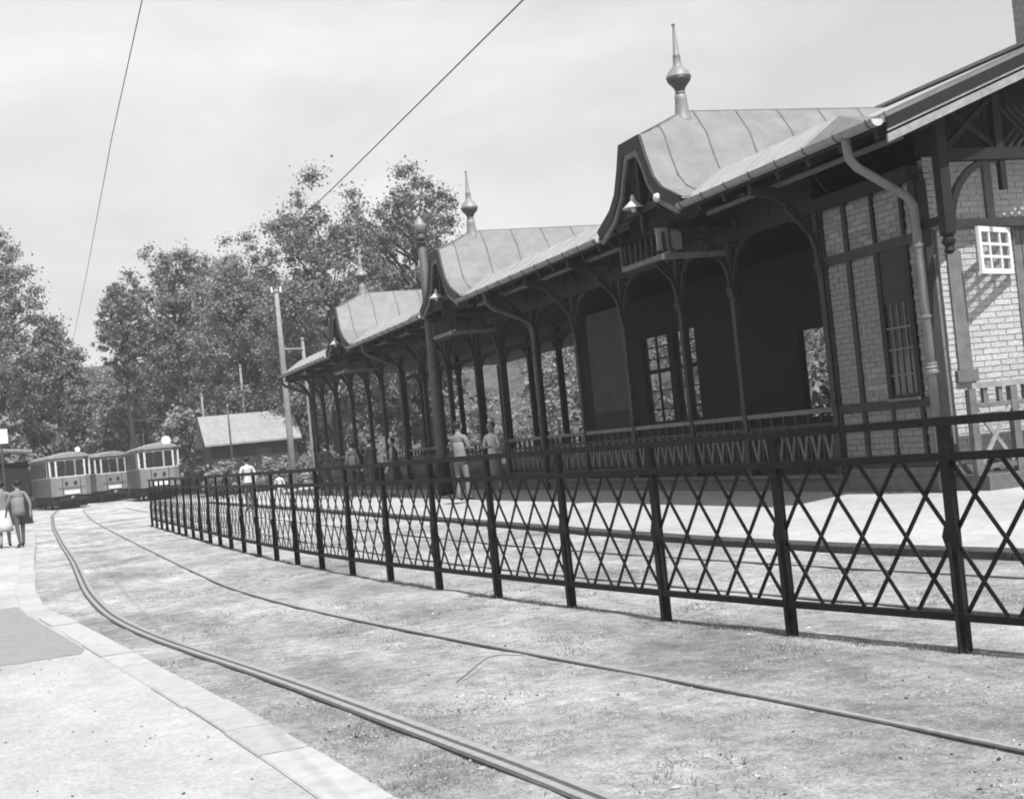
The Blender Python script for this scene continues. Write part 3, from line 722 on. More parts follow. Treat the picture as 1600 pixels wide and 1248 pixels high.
# terrace with its crossed railing in front of the end wall
sbox('terrace', (XW+.1, 14.3, .05), (18.4, 14.97, .43), 'stone')
def crossrail(x0, x1, y):
    r = P().box((x0, y-.05, 1.50), (x1, y+.05, 1.57)).build('terrace_railing', 'timber_pale')
    P().box((x0, y-.025, .5), (x1, y+.025, .56)).build('railing_rail', 'timber_grey', r); P().box((x0, y-.03, 1.27), (x1, y+.03, 1.32)).build('railing_rail', 'timber_grey', r)
    for x in np.arange(x0, x1+.01, .62):
        P().box((x-.05, y-.045, .43), (x+.05, y+.045, 1.5)).build('railing_post', 'timber_grey', r)
        P().box((x+.17, y-.03, 1.32), (x+.23, y+.03, 1.5)).build('railing_block', 'timber_grey', r); P().box((x+.40, y-.03, 1.32), (x+.46, y+.03, 1.5)).build('railing_block', 'timber_grey', r)
        P().beam((x+.06, y-.012, .57), (x+.56, y-.012, 1.26), .05, .03, (0,1,0)).build('cross_slat', 'timber_pale', r)
        P().beam((x+.06, y+.02, 1.26), (x+.56, y+.02, .57), .05, .03, (0,1,0)).build('cross_slat', 'timber_pale', r)
crossrail(XW+.15, 14.9, 14.55)
# bricks: the most visible are parts, the rest one mass
BR.sort(key=lambda b: b[2])
mesh_cache = {}
for a, b, pr, m_ in BR[:300]:
    d = tuple(round(b[i]-a[i], 3) for i in range(3)) + (m_,)
    if d not in mesh_cache: mesh_cache[d] = MB().box((0,0,0), d[:3]).mesh('brick', m_)
    sub('brick', mesh_cache[d], st, a)
for m_ in ('brick', 'brick_shade_toned'):
    rest = P()
    for a, b, pr, mm in BR[300:]:
        if mm == m_: rest.box(a, b)
    if rest.f: ro = rest.build('brick_mass', m_); ro['kind'] = 'stuff'

# downpipes
def pipe(y0, yw, zt, m_='zinc_dark'):
    pts = [(XE-.07, y0, ZE-.1), (XE-.05, y0, ZE-.34), (XE+.06, y0+.01, ZE-.45), (XW-.22, yw-.02, ZE-.80), (XW-.11, yw, ZE-.92), (XW-.10, yw, 4.0-.3), (XW-.10, yw, .27)]
    p = P().tube(pts, .058, 12).build('downpipe', m_, smooth=True)
    for z in (1.85, 2.45, 3.35): P().tube([(XW-.10, yw, z), (XW-.10, yw, z+.04)], .074, 12).build('pipe_collar', m_, p)
    P().lathe([(.062, 1.72), (.085, 1.75), (.085, 1.78), (.07, 1.80), (.085, 1.82), (.062, 1.85)], (XW-.10, yw, 0), 12).build('pipe_collar', m_, p)
pipe(14.75, 14.93, 0, 'pipe'); pipe(29.0, 28.95, 0); pipe(40.6, 40.55, 0); pipe(54.3, 54.2, 0)
# chimney of brick with a corbelled head
ch = sbox('chimney', (15.3, 17.2, 6.2), (16.0, 17.9, 9.6), 'brick_shade_toned')
P().box((15.23, 17.13, 8.3), (16.07, 17.97, 8.42)).build('chimney_band', 'brick_shade_toned', ch)
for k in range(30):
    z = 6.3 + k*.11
    P().box((15.294, 17.194, z), (16.006, 17.906, z+.09)).build('brick_course', 'brick_shade_toned', ch)

# ------------------------------------------------------------------ lamps and sign (hang on the building)
sh_me = MB().lathe([(.02,.22), (.035,.2), (.04,.13), (.07,.1), (.19,.0), (.185,-.01), (.06,.08), (.03,.1)], n=18).mesh('lamp_shade', 'enamel', True)
bulb_me = MB().lathe([(.01,-.07), (.04,-.05), (.045,-.01), (.02,.05)], n=10).mesh('bulb', 'white_paint', True)
for (x, y, z, lb) in ((9.86, 20.95, 5.02, 'white enamel lamp hanging in the nearest roof gable'), (9.86, 32.55, 5.02, 'white enamel lamp hanging in the middle roof gable'), (9.86, 44.15, 5.02, 'small white enamel lamp hanging in the farthest roof gable')):
    t = thing('pendant_lamp', lb, 'lamp', (x, y, z), group='lamps in the roof gables')
    link('lamp_shade', sh_me, t); link('bulb', bulb_me, t)
    MB().tube([(0,0,.2), (0,0,.42), (.06,0,.45), (.14,0,.45)], .012, 6).build('hook', 'iron_paint', t)
t = thing('wall_lamp', 'small white globe lamp on the pier right of the nearest gable lamp', 'lamp', (9.84, 20.0, 4.93))
MB().lathe([(.01,0), (.06,.03), (.075,.08), (.06,.13), (.02,.15)], n=14).build('globe', 'enamel', t, True); MB().tube([(0,0,.0), (0,0,-.1), (.1,0,-.12)], .018, 6).build('arm', 'iron_paint', t)
sg = thing('station_sign', 'blank pale sign board under the right side of the nearest gable', 'sign', (10.14, 20.35, 4.22))
box('board', (-.22,-.015,.0), (.22,.015,.36), 'timber_pale', sg); box('frame', (-.24,-.02,-.03), (.24,.02,-.001), 'timber_mid', sg); box('frame', (-.24,-.02,.361), (.24,.02,.39), 'timber_mid', sg)


# ------------------------------------------------------------------ masts, poles and wires
def mast(name, label, x, y, z0, h, r0, r1, m, ornate=False):
    t = thing(name, label, 'pole', (x, y, z0), group='poles along the line')
    MB().tube([(0,0,-.2), (0,0,h*.35), (0,0,h*.7), (0,0,h)], [r0, r0*.9, (r0+r1)/2, r1], 14).build('shaft', m, t, True)
    if ornate:
        MB().lathe([(r0*1.5,0), (r0*1.5,.25), (r0*1.2,.3), (r0*1.25,.8), (r0*1.02,.88)], n=14).build('base', 'iron_paint', t, True)
        for z in (h-.52, h-.40): MB().lathe([(r1*1.1, z), (r1*1.7, z+.02), (r1*1.7, z+.045), (r1*1.1, z+.065)], n=14).build('collar', 'zinc_dark', t)
        MB().lathe([(r1*1.0, h-.22), (r1*1.4, h-.2), (r1*1.6, h-.08), (r1*1.75, h), (r1*1.2, h+.04), (r1*.9, h+.12), (.02, h+.2)], n=14).build('cap', 'zinc', t, True)
    else:
        MB().lathe([(r1, h), (r1*1.35, h+.02), (r1*1.35, h+.1), (r1*.5, h+.16)], n=12).build('cap', 'concrete_pole', t)
    return t
m1 = mast('iron_mast', 'tall tapered mast with ringed cap rising through the station eave', 10.13, 34.32, .22, 6.9, .14, .09, 'mast_paint', True)
m2 = mast('concrete_pole', 'thick pale pole beside the small shed', 11.05, 60, 0, 8.7, .15, .09, 'concrete_pole')
for sx in (-1, 1): MB().tube([(sx*.18,0,8.7), (sx*.2,0,8.95)], .05, 8).build('insulator', 'white_paint', m2)
m3 = mast('concrete_pole', 'thinner pale pole between the thick pole and the station', 12.1, 60.6, 0, 6.6, .10, .07, 'concrete_pole')
cb = MB().tube([(11.05,60,6.25), (12.1,60.6,6.25)], .05, 8).build('cross_arm', 'concrete_pole'); tag(cb, 'horizontal bar joining the two pale poles', 'bar')
mast('thin_pole', 'thin grey pole rising behind the shed roof', 12.9, 84, 0, 7.3, .11, .07, 'concrete_pole')
mast('thin_pole', 'thinnest grey pole left of the shed roof middle', 10.5, 84, 0, 5.8, .07, .05, 'concrete_pole')
mast('thin_pole', 'slim dark pole standing in front of the shed', 9.95, 70, 0, 4.4, .05, .04, 'zinc_dark')
w1 = MB().tube([(1.3,-20,5.6), (1.37,12.5,5.6), (1.42,17.6,5.6), (1.63,29.5,5.6), (1.95,50,5.6), (2.7,84,5.6)], .005, 6).build('overhead_wire', 'wire')
tag(w1, 'thin overhead wire on the left above the near track', 'wire', 'overhead wires')
w2 = MB().tube([(4.8,-20,5.6), (4.9,12.4,5.6), (4.96,20.4,5.6), (5.0,45,5.6), (5.4,62,5.6), (7.0,84,5.6)], .008, 6).build('overhead_wire', 'wire')
tag(w2, 'overhead wire crossing the sky above the track behind the fence', 'wire', 'overhead wires')

# ------------------------------------------------------------------ trams
def tram(label, x, y, rz, length, disc, motor=True, W=2.18, roof_z=3.0):
    """front at (x, y) facing -y; body runs back along +y"""
    t = thing('tram', label, 'tram', (x, y, 0), rz, 'trams at the far end of the line'); t.scale = (1, 1, 1.05)
    h = W/2
    # body shell: lower panels with rounded (three-sided) ends
    plan = [(-h*.72,0), (h*.72,0), (h,.28), (h,length-.28), (h*.72,length), (-h*.72,length), (-h,length-.28), (-h,.28)]
    def ring(z0, z1, m, nm, k=1.0, parent=t):
        return MB().prism([(p[0]*k, p[1]) for p in plan], lambda p: (p[0], p[1], z0), lambda p: (p[0], p[1], z1)).build(nm, m, parent)
    body = ring(.72, 1.72, 'tram_body', 'body'); ring(1.72, 1.78, 'tram_frame', 'belt_rail', 1.015)
    ring(2.62, 2.78, 'tram_body', 'letter_board'); ring(1.8, 2.6, 'glass', 'interior', .86)
    # window posts: front three lights, corner lights, side lights
    for xx in (-h*.72, -h*.25, h*.25, h*.72): box('window_post', (xx-.05, .0, 1.78), (xx+.05, .07, 2.62), 'tram_frame', t)
    for xx in (-h, h): box('window_post', (xx-.05, .22, 1.78), (xx+.05, .34, 2.62), 'tram_frame', t)
    n_ = 7
    for k in range(1, n_+1):
        yy = .28 + (length-.56)*k/n_
        for xx in (-h, h): box('window_post', (xx-.04, yy-.07, 1.78), (xx+.04, yy+.07, 2.62), 'tram_body' if k > 1 else 'tram_frame', t)
    for k in range(3):
        xa = (-h*.72, -h*.25, h*.25)[k]; box('pane', (xa+.05, .03, 1.78), (xa+h*.47-.05, .045, 2.62), 'glass', t)
        box('sash', (xa+.05, .015, 2.3), (xa+h*.47-.05, .05, 2.34), 'tram_frame', t)
    for xx in (-h*.45, h*.45): box('panel_strip', (xx-.02, -.012, .74), (xx+.02, -.001, 1.72), 'tram_under', t)
    box('panel_strip', (-h*.71, -.014, 1.12), (h*.71, -.002, 1.15), 'tram_under', t)
    for k in range(1, 8):
        for xx in (-h, h): box('panel_strip', (xx-.012, length*k/8-.015, .74), (xx+.012, length*k/8+.015, 1.72), 'tram_under', t)
    box('coupler', (-.07, -.5, .5), (.07, -.06, .62), 'tram_under', t)
    # roof with rounded section
    r = MB(); T = np.linspace(0, pi, 11)
    prof = [(-(h+.06)*cos(a)*1.0, 2.78+.30*sin(a)) for a in T]
    r.prism(prof, lambda p: (p[0]*.9, -.08, 2.78+(p[1]-2.78)*.7), lambda p: (p[0], .35, p[1])).prism(prof, lambda p: (p[0], .35, p[1]), lambda p: (p[0], length-.3, p[1]))
    r.build('roof', 'tram_roof', t)
    # front details
    box('route_plate', (-.42, -.05, .80), (.42, -.006, 1.0), 'white_paint', t)
    for xx in (-.28, .22): MB().tube([(xx,-.06,1.4), (xx,.02,1.4)], .09, 12).build('headlight', 'tram_under', t)
    MB().tube([(0,-.28,.58), (0,.1,.58)], .09, 10).build('buffer', 'tram_frame', t)
    box('fender', (-h*.7, -.06, .45), (h*.7, .06, .62), 'tram_under', t); box('underframe', (-h*.86, .2, .42), (h*.86, length-.2, .719), 'tram_under', t)
    for yy in (length*.34, length*.66):
        for xx in (-.74, .74):
            wh = MB().tube([(xx-.06,yy,.39), (xx+.06,yy,.39)], .38, 18).build('wheel', 'tram_under', t); MB().tube([(xx-.075,yy,.39), (xx+.075,yy,.39)], .14, 10).build('hub', 'zinc_dark', wh)
    box('truck_frame', (-.86, length*.25, .34), (.86, length*.75, .5), 'tram_under', t)
    box('lifeguard', (-h*.75, .25, .1), (h*.75, .3, .42), 'tram_under', t)
    for s_ in (-1, 1): box('step', (s_*h*.8-.12, .45, .36), (s_*h*.8+.12, 1.0, .42), 'zinc_dark', t)
    if disc > 0:
        MB().tube([(.0+h*.45,-.02,3.16), (.0+h*.45,.06,3.16)], disc, 18).build('roof_disc', 'white_paint', t); MB().tube([(h*.45,.02,2.9), (h*.45,.02,3.1)], .03, 6).build('disc_stem', 'tram_under', t)
    if motor:
        c = MB()
        for xx in (-.45, .45): c.tube([(xx, length*.35, 3.0), (xx*.8, length*.42, 3.9), (xx*1.2, length*.36, 4.5)], .03, 6)
        c.tube([(-.75, length*.36, 4.45), (-.54, length*.36, 4.5), (.54, length*.36, 4.5), (.75, length*.36, 4.45)], .03, 6).tube([(-.45, length*.35, 3.05), (.45, length*.35, 3.05)], .05, 6)
        c.build('bow_collector', 'zinc_dark', t)
    return t
tram('leftmost tram facing the camera with small white disc on its roof', 2.80, 84, radians(6.3), 9.5, .15)
tram('right-hand tram with three bright framed front windows and large white roof disc', 7.55, 82, radians(.5), 9.5, .26)
tram('tram trailer coupled behind between the two front trams', 5.75, 93.6, radians(15), 9.0, 0, False)

# ------------------------------------------------------------------ shed, kiosk, sign board on the left
sd_ = thing('shed', 'small shed with pale pitched roof behind the fence', 'shed', (11.6, 75, 0))
box('wall', (-2.0,0,0), (2.6,3.2,2.75), 'timber_mid', sd_)
for k in range(18): box('plank', (-1.99+k*.255,-.03,.1), (-1.99+k*.255+.24,-.001,2.7), 'timber_mid', sd_)
MB().prism([(-.45,2.62), (1.6,4.2), (1.6,4.28), (-.45,2.72)], lambda p: (-2.35,p[0],p[1]), lambda p: (2.75,p[0],p[1])).build('roof', 'shed_roof', sd_)
MB().prism([(3.6,2.62), (1.601,4.2), (1.601,4.28), (3.6,2.72)], lambda p: (-2.35,p[0],p[1]), lambda p: (2.75,p[0],p[1])).build('roof', 'shed_roof', sd_)
MB().prism([(0,2.75), (1.6,4.05), (3.2,2.75)], lambda p: (-2.0,p[0],p[1]), lambda p: (2.6,p[0],p[1])).build('gable', 'timber_dark', sd_)
wn = box('window', (.35,-.05,1.75), (1.1,-.031,2.35), 'glass', sd_)
box('frame', (.30,-.06,1.70), (1.15,-.04,1.745), 'timber_mid', wn)
kk_ = thing('kiosk', 'dark low kiosk under the trees at the left edge', 'kiosk', (-.7, 60, 0))
box('wall', (-2.2,0,0), (1.1,2.2,2.5), 'timber_dark', kk_)
for k in range(11): box('plank', (-2.2+k*.3,-.03,0), (-2.2+k*.3+.28,-.001,2.48), 'timber_dark', kk_)
MB().prism([(-2.6,2.6), (-.5,3.05), (1.3,2.85), (1.3,2.95), (-.5,3.15), (-2.6,2.7)], lambda p: (p[0],-.45,p[1]), lambda p: (p[0],2.6,p[1])).build('roof', 'zinc', kk_)
sp = thing('notice_board', 'small white board on a post at the left edge above the kiosk', 'sign', (-.52, 57, 0))
box('board', (-.25,-.02,3.2), (.26,.02,3.75), 'white_paint', sp); MB().tube([(0,.05,0), (0,.05,3.6)], .04, 8).build('post', 'zinc_dark', sp)

# ------------------------------------------------------------------ people
def person(label, x, y, z, rz, h, top, bottom, pose='stand', skirt=False, hat=False, cat='person', group=None):
    """one continuous skinned body; faces +y before turning; clothing by region"""
    k = h/1.75
    J = {}; E = []; R = {}
    def j(n, p, r): J[n] = p; R[n] = r
    st_ = {'stand': .05, 'walk': .16}.get(pose, .05)
    j('pel', (0,0,.95), .135); j('waist', (0,.0,1.10), .125); j('chest', (0,.0,1.32), .15); j('neckb', (0,-.01,1.47), .075); j('neck', (0,.0,1.52), .052); j('head', (0,.02,1.60), .075); j('crown', (0,.01,1.69), .07)
    E += [('pel','waist'), ('waist','chest'), ('chest','neckb'), ('neckb','neck'), ('neck','head'), ('head','crown')]
    for s_, n in ((-1,'l'), (1,'r')):
        f = st_*s_
        j('hip'+n, (s_*.09,0,.88), .095); j('kn'+n, (s_*.10,f*.5+.02,.50), .06); j('an'+n, (s_*.10,f-.02,.10), .042); j('toe'+n, (s_*.12,f+.13,.04), .038)
        E += [('pel','hip'+n), ('hip'+n,'kn'+n), ('kn'+n,'an'+n), ('an'+n,'toe'+n)]
        a = -f*1.2
        el = (s_*.26, a*.5-.03, 1.14); wr = (s_*.25, a+.06, .90)
        if pose == 'hold' : el = (s_*.25, .04, 1.14); wr = (s_*.13, .26, 1.15)
        j('sh'+n, (s_*.18,0,1.42), .065); j('el'+n, el, .044); j('wr'+n, wr, .03); d = (Vector(wr)-Vector(el)).normalized()
        pa = Vector(wr)+d*.06; j('pa'+n, tuple(pa), .03)
        E += [('chest','sh'+n), ('sh'+n,'el'+n), ('el'+n,'wr'+n), ('wr'+n,'pa'+n)]
        for q in range(4):
            o_ = Vector((0, (q-1.5)*.02, 0)); t1 = pa + o_ + d*(.05+.006*(1.5-abs(q-1.5))); t2 = t1 + d*.03 + Vector((-s_*.012,0,0))
            j('f%d%s' % (q, n), tuple(t1), .009); j('g%d%s' % (q, n), tuple(t2), .008); E += [('pa'+n,'f%d%s' % (q, n)), ('f%d%s' % (q, n),'g%d%s' % (q, n))]
        th = Vector(wr) + d*.03 + Vector((0,.045,0)); j('th'+n, tuple(th), .010); E.append(('wr'+n,'th'+n))
    names = list(J); me = bpy.data.meshes.new('body'); me.from_pydata([J[n] for n in names], [(names.index(a), names.index(b)) for a, b in E], [])
    o = bpy.data.objects.new('tmp', me); col.objects.link(o)
    md = o.modifiers.new('skin', 'SKIN'); md.use_smooth_shade = True
    sv = me.skin_vertices[0].data
    for i, n in enumerate(names): sv[i].radius = (R[n], R[n]*(.72 if n in ('pel','waist','chest') else 1)); sv[i].use_root = (n == 'pel')
    ms = o.modifiers.new('sub', 'SUBSURF'); ms.levels = ms.render_levels = 1
    dg = bpy.context.evaluated_depsgraph_get(); em = bpy.data.meshes.new_from_object(o.evaluated_get(dg)); bpy.data.objects.remove(o)
    em.materials.clear()
    for m_ in ('skin', top, bottom, 'shoe', 'hair'): em.materials.append(MATS[m_])
    hands = [Vector(J['wr'+n]) for n in 'lr']
    for p in em.polygons:
        c = p.center
        if min((c-w).length for w in hands) < .05 or (min((c-w-Vector((0,0,-.06))).length for w in hands) < .12 and abs(c.x) > .19): mi = 0
        elif c.z > 1.50: mi = 4 if (c.z > 1.69 or (c.y < .0 and c.z > 1.55)) else 0
        elif c.z > .93 or (abs(c.x) > .205 and c.z > .8): mi = 1
        elif c.z > (.45 if skirt else .09): mi = 0 if skirt and c.z < .45 else 2
        elif skirt and c.z > .09: mi = 0
        else: mi = 3
        p.material_index = mi
    t = thing('person', label, cat, (x, y, z), rz, group); t.scale = (k, k, k)
    b = link('body', em, t)
    MB().lathe([(.02,-.118), (.06,-.10), (.083,-.04), (.088,.02), (.08,.075), (.05,.105), (.01,.118)], n=12).build('head', 'skin', t, True).location = (0,.02,1.635)
    MB().prism([(-.014,0), (.014,0), (0,.05)], lambda p: (p[0], .10, 1.605+p[1]), lambda p: (p[0]*.4, .128 if p[1] < .02 else .1, 1.61+p[1])).build('nose', 'skin', t)
    for s_ in (-1, 1): MB().box((s_*.03-.011,.098,1.655), (s_*.03+.011,.106,1.664)).build('eye', 'hair', t); MB().box((s_*.088-.008,.0,1.61), (s_*.088+.008,.035,1.67)).build('ear', 'skin', t)
    MB().box((-.022,.094,1.572), (.022,.104,1.580)).build('mouth', 'hair', t)
    hr = MB().lathe([(.085,-.02), (.098,.03), (.09,.085), (.06,.12), (.01,.135)], n=12).build('hair', 'hair', t, True); hr.location = (0,-.005,1.635); hr.rotation_euler = (radians(14),0,0)
    if skirt:
        MB().lathe([(.13,.98), (.17,.85), (.21,.6), (.24,.42), (.235,.42), (.15,.8), (.1,.97)], n=16).build('skirt', bottom, t, True)
    elif pose != 'stand' or top in ('cloth_pale', 'cloth_grey'):
        MB().lathe([(.14,1.3), (.14,1.12), (.15,.97), (.165,.82), (.16,.82), (.13,.95), (.12,1.28)], n=16).build('jacket_hem', top, t, True).scale = (1.05,.82,1)
    if hat: MB().lathe([(.15,0), (.15,.012), (.095,.015), (.09,.08), (.05,.105), (.01,.11)], n=14).build('hat', hat, t, True).location = (0,0,1.70)
    return t
person('man in pale jacket and light trousers standing before the station railing', 9.15, 29.6, .19, radians(-60), 1.76, 'cloth_pale', 'cloth_pale', 'hold')
person('woman in white blouse and pale skirt by the station columns', 10.42, 31.1, .23, radians(120), 1.66, 'cloth_white', 'cloth_pale', 'hold', True)
person('person in white shirt with dark hair behind the far fence panels', 6.82, 45, 0, radians(15), 1.72, 'cloth_white', 'cloth_grey')
person('child dressed in white behind the far fence panels', 7.85, 45.2, .07, radians(-20), 1.05, 'cloth_white', 'cloth_white')
person('person in grey coat walking at the far end of the kerb', -.06, 34.7, .08, radians(20), 1.56, 'cloth_pale', 'cloth_grey', 'walk')
person('person in white skirt cut off by the left edge', -.42, 35.6, .08, radians(0), 1.58, 'cloth_pale', 'cloth_white', 'walk', True)
WG = 'people waiting in the station shade'
for i, (x, y, a, tp, bt, hh, lb, sk) in enumerate((
        (9.5, 39.5, 50, 'cloth_dark', 'cloth_dark', 1.72, 'man in dark suit waiting nearest of the shaded group under the middle roof', False),
        (9.35, 41.2, 40, 'cloth_grey', 'cloth_dark', 1.66, 'person in grey jacket waiting in the station shade', False),
        (9.75, 42.4, -40, 'cloth_dark', 'cloth_grey', 1.60, 'woman in dark top and grey skirt waiting in the shade', True),
        (9.2, 44.2, 20, 'cloth_dark', 'cloth_dark', 1.74, 'man in dark clothes standing farthest along the platform', False),
        (9.7, 37.6, 60, 'cloth_grey', 'cloth_dark', 1.62, 'woman in grey blouse and dark skirt closest to the ringed mast', True))):
    person(lb, x, y, .19, radians(a), hh, tp, bt, 'stand', sk, group=WG)

# ------------------------------------------------------------------ trees, bushes
def leaves(rng, centers, radii, n, size):
    """small bent leaf clumps spread through ellipsoid clumps; returns verts and faces"""
    w = radii**2.2; idx = rng.choice(len(centers), n, p=w/w.sum())
    d = rng.normal(size=(n,3)); d /= np.linalg.norm(d, axis=1)[:,None]
    rad = radii[idx]*np.abs(rng.normal(0, .62, n)+.35)
    c = centers[idx] + d*rad[:,None]*np.array([1,1,.72])
    # leaf normals lean outwards and upwards
    nr = d*.5 + rng.normal(size=(n,3))*.6 + np.array([0,0,.35]); nr /= np.linalg.norm(nr, axis=1)[:,None]
    a = np.cross(nr, rng.normal(size=(n,3))); a /= np.linalg.norm(a, axis=1)[:,None]; b = np.cross(nr, a)
    s = size*rng.uniform(.6, 1.35, n)[:,None]
    v = np.stack([c-a*s*.5, c-b*s*.34+nr*s*.08, c+a*s*.55, c+b*s*.34+nr*s*.05], 1).reshape(-1,3)
    f = np.arange(n*4).reshape(-1,4)
    return v, f
def leaf_mesh(name, v, f, m):
    me = bpy.data.meshes.new(name); me.from_pydata(v.tolist(), [], f.tolist()); me.materials.append(MATS[m]); me.update(); return me
def tree(name, label, x, y, h, w, seed, m='leaf_a', n=9000, size=.34, base=.28, lean=0, cat='tree', group=None, gaps=1.0, clumps=210):
    rng = np.random.default_rng(seed); z0 = terrain(x, y)
    t = thing(name, label, cat, (x, y, z0), group=group)
    ch_ = h*(1-base); cen = []
    while len(cen) < clumps:
        u = rng.uniform(-1, 1, 3)
        q = u[0]**2+u[1]**2+u[2]**2
        lob = 1 + .13*sin(3*atan2(u[1],u[0])+seed) + .10*sin(4.3*u[2]+2*atan2(u[0],u[1])+seed*1.7)
        if .12 < q < 1: u = u*lob; cen.append((u[0]*w*.44*(1-.28*max(u[2],0))+lean*u[2], u[1]*w*.44, h*base+ch_*.5+u[2]*ch_*.44))
    cen = np.array(cen); rad = rng.uniform(.05, .10, clumps)*w*gaps
    # loose twigs that break the outline
    k = min(clumps, 120)//2; dirs = rng.normal(size=(k,3)); dirs /= np.linalg.norm(dirs, axis=1)[:,None]; dirs[:,2] = np.abs(dirs[:,2])*.9-.2
    tw = np.array([0,0,h*base+ch_*.5]) + dirs*np.array([w*.5, w*.5, ch_*.5])*rng.uniform(.78,1.0,(k,1)); cen = np.vstack([cen, tw]); rad = np.concatenate([rad, rng.uniform(.03, .07, k)*w])
    v, f = leaves(rng, cen, rad, n, size); link('crown', leaf_mesh('crown', v, f, m), t)
    tr = MB(); r0 = (h*.014+.03)*(.6 if 'slender' in name else 1); top = Vector((lean*.5, 0, h*.8)); P0 = [Vector((0,0,-.3)), Vector((rng.normal()*.1, rng.normal()*.1, h*.25)), Vector((lean*.3+rng.normal()*.2, rng.normal()*.2, h*.55)), top]
    tr.tube(P0, [r0*1.25, r0, r0*.6, r0*.18], 8)
    for c in cen[:int(min(clumps,95)*.3)]:
        zb = max(h*base*.75, c[2]-np.hypot(c[0], c[1])*rng.uniform(.7,1.1)); zb = min(zb, h*.7); q = zb/(h*.8)
        st0 = Vector((lean*.5*q, 0, zb)); e = Vector(c); mid = st0.lerp(e, .5) + Vector((0,0,.06*h*rng.uniform(-.3,.6)))
        tr.tube([st0, mid, e], [r0*.38, r0*.24, r0*.07], 5, False)
    tr.build('trunk', 'bark', t, True, False)
    return t
G1 = 'trees behind the trams'; G2 = 'trees beyond the station'
TREES = [
 ('broad_tree', 'tall broad tree rising left of the far finials', 16.6, 76, 17.4, 9.0, 1, 'leaf_b', G2, 13000, .36, .12, 0),
 ('broad_tree', 'tall open tree with bare dark limbs behind the middle finial', 22.3, 78, 18.0, 7.8, 2, 'leaf_b', G2, 9000, .34, .30, .6),
 ('broad_tree', 'tree filling the gap left of the tall broad tree', 13.4, 86, 15.5, 8.0, 3, 'leaf_a', G2, 10000, .36, .12, 0),
 ('broad_tree', 'high rounded tree above the two left trams', 10.7, 97, 17.6, 8.6, 4, 'leaf_a', G1, 12000, .38, .15, 0),
 ('broad_tree', 'rounded tree between the shed poles and the high rounded tree', 14.8, 99, 17.0, 7.6, 5, 'leaf_a', G1, 10000, .38, .15, 0),
 ('broad_tree', 'large tree at the left edge of the wood', -.6, 96, 19.0, 8.6, 6, 'leaf_a', G1, 12000, .38, .08, 0),
 ('broad_tree', 'tree beyond the left edge behind the kiosk', -7.0, 98, 16.5, 9, 7, 'leaf_b', G1, 9000, .38, .1, 0),
 ('slender_tree', 'slender tree with a visible dark trunk beside the sky gap', 7.1, 94, 15.4, 3.8, 8, 'leaf_b', G1, 3200, .36, .42, 0),
 ('broad_tree', 'lower tree left of the sky gap', 2.8, 99, 12.6, 5.2, 9, 'leaf_a', G1, 6500, .38, .1, 0),
 ('broad_tree', 'tree behind the far end of the station roof', 19.2, 92, 15.0, 8, 10, 'leaf_b', G2, 9000, .38, .1, 0),
 ('broad_tree', 'dark tree low behind the station columns', 25.5, 90, 12.0, 8, 11, 'leaf_b', G2, 8000, .38, .1, 0),
 ('broad_tree', 'far tree high on the slope behind the trams', 13.6, 118, 13, 9, 12, 'leaf_a', G1, 8000, .45, .08, 0),
 ('broad_tree', 'low far tree closing the bottom of the sky gap', 7.4, 122, 8.2, 10, 21, 'leaf_a', G1, 8000, .42, .04, 0),
 ('broad_tree', 'low far tree left of the sky gap bottom', 1.5, 124, 8.0, 10, 22, 'leaf_a', G1, 8000, .42, .04, 0),
 ('broad_tree', 'far tree on the slope at the left', -3.5, 116, 13, 11, 13, 'leaf_a', G1, 8000, .45, .08, 0),
 ('broad_tree', 'far tree on the slope behind the shed', 18.5, 118, 14, 11, 14, 'leaf_a', G1, 8000, .45, .08, 0),
]
for nm, lb, x, y, h, w, sd__, m, g_, n, s, b, ln in TREES:
    tree(nm, lb, x, y, h, w, sd__, m, int(n*3.9), s*.5, b, ln, group=g_)
BUSH = [(-6,90,6.0,6),(-2.2,91,6.6,5.5),(1.2,96,6.2,5),(4.2,100,6.8,5.4),(7.2,99,7.0,5.4),(10.2,93,6.4,5.2),(13.2,92,6.4,5),(16.6,88,7.0,5.5),(19.8,84,7.2,6),(23.5,80,7.0,6)]
NB = ['leftmost', 'second', 'third', 'fourth', 'fifth', 'sixth', 'seventh', 'eighth', 'ninth', 'tenth']
for i, (x, y, h, w) in enumerate(BUSH):
    tree('bush', NB[i]+' big leafy bush from the left under the trees', x, y, h, w, 40+i, 'leaf_c' if i % 2 else 'leaf_a', 5200, .33, .02, cat='bush', group='bushes under the trees', clumps=26, gaps=1.25)
for i, (x, y, h, w, lb) in enumerate(((9.2,68,1.9,2.2,'low pale shrub left of the shed front'), (11.4,66,1.8,2.6,'low pale shrub in front of the shed window'), (13.4,64,2.0,2.2,'low pale shrub at the foot of the pale poles'), (15.6,62,2.0,2.4,'low shrub at the far end of the station'))):
    tree('shrub', lb, x, y, h, w, 70+i, 'leaf_c', 2200, .16, .02, cat='shrub', group='shrubs before the shed', clumps=20, gaps=1.3)
for i, (x, y, h, w) in enumerate(((23,36,3.2,4),(24,41,3.4,4.5),(25,48,3.0,4),(24.5,55,3.6,5),(26,62,4.0,5),(22,66,4.2,5),(22.5,31,3.0,4),(27,70,5.0,6),(30,38,4.4,6),(31,45,4.4,6),(31,52,4.6,6),(32,60,5,6.5),(29,72,5.4,7),(28,33,4.2,5.5),(34,68,5.5,7),(33,80,6,8))):
    tree('shrub', 'sunlit shrub on the bank seen through the arcade', x, y, h, w, 90+i, 'leaf_c' if i % 3 else 'leaf_b', 3200, .22, .02, cat='shrub', group='shrubs on the bank behind the hall', clumps=40, gaps=1.3)

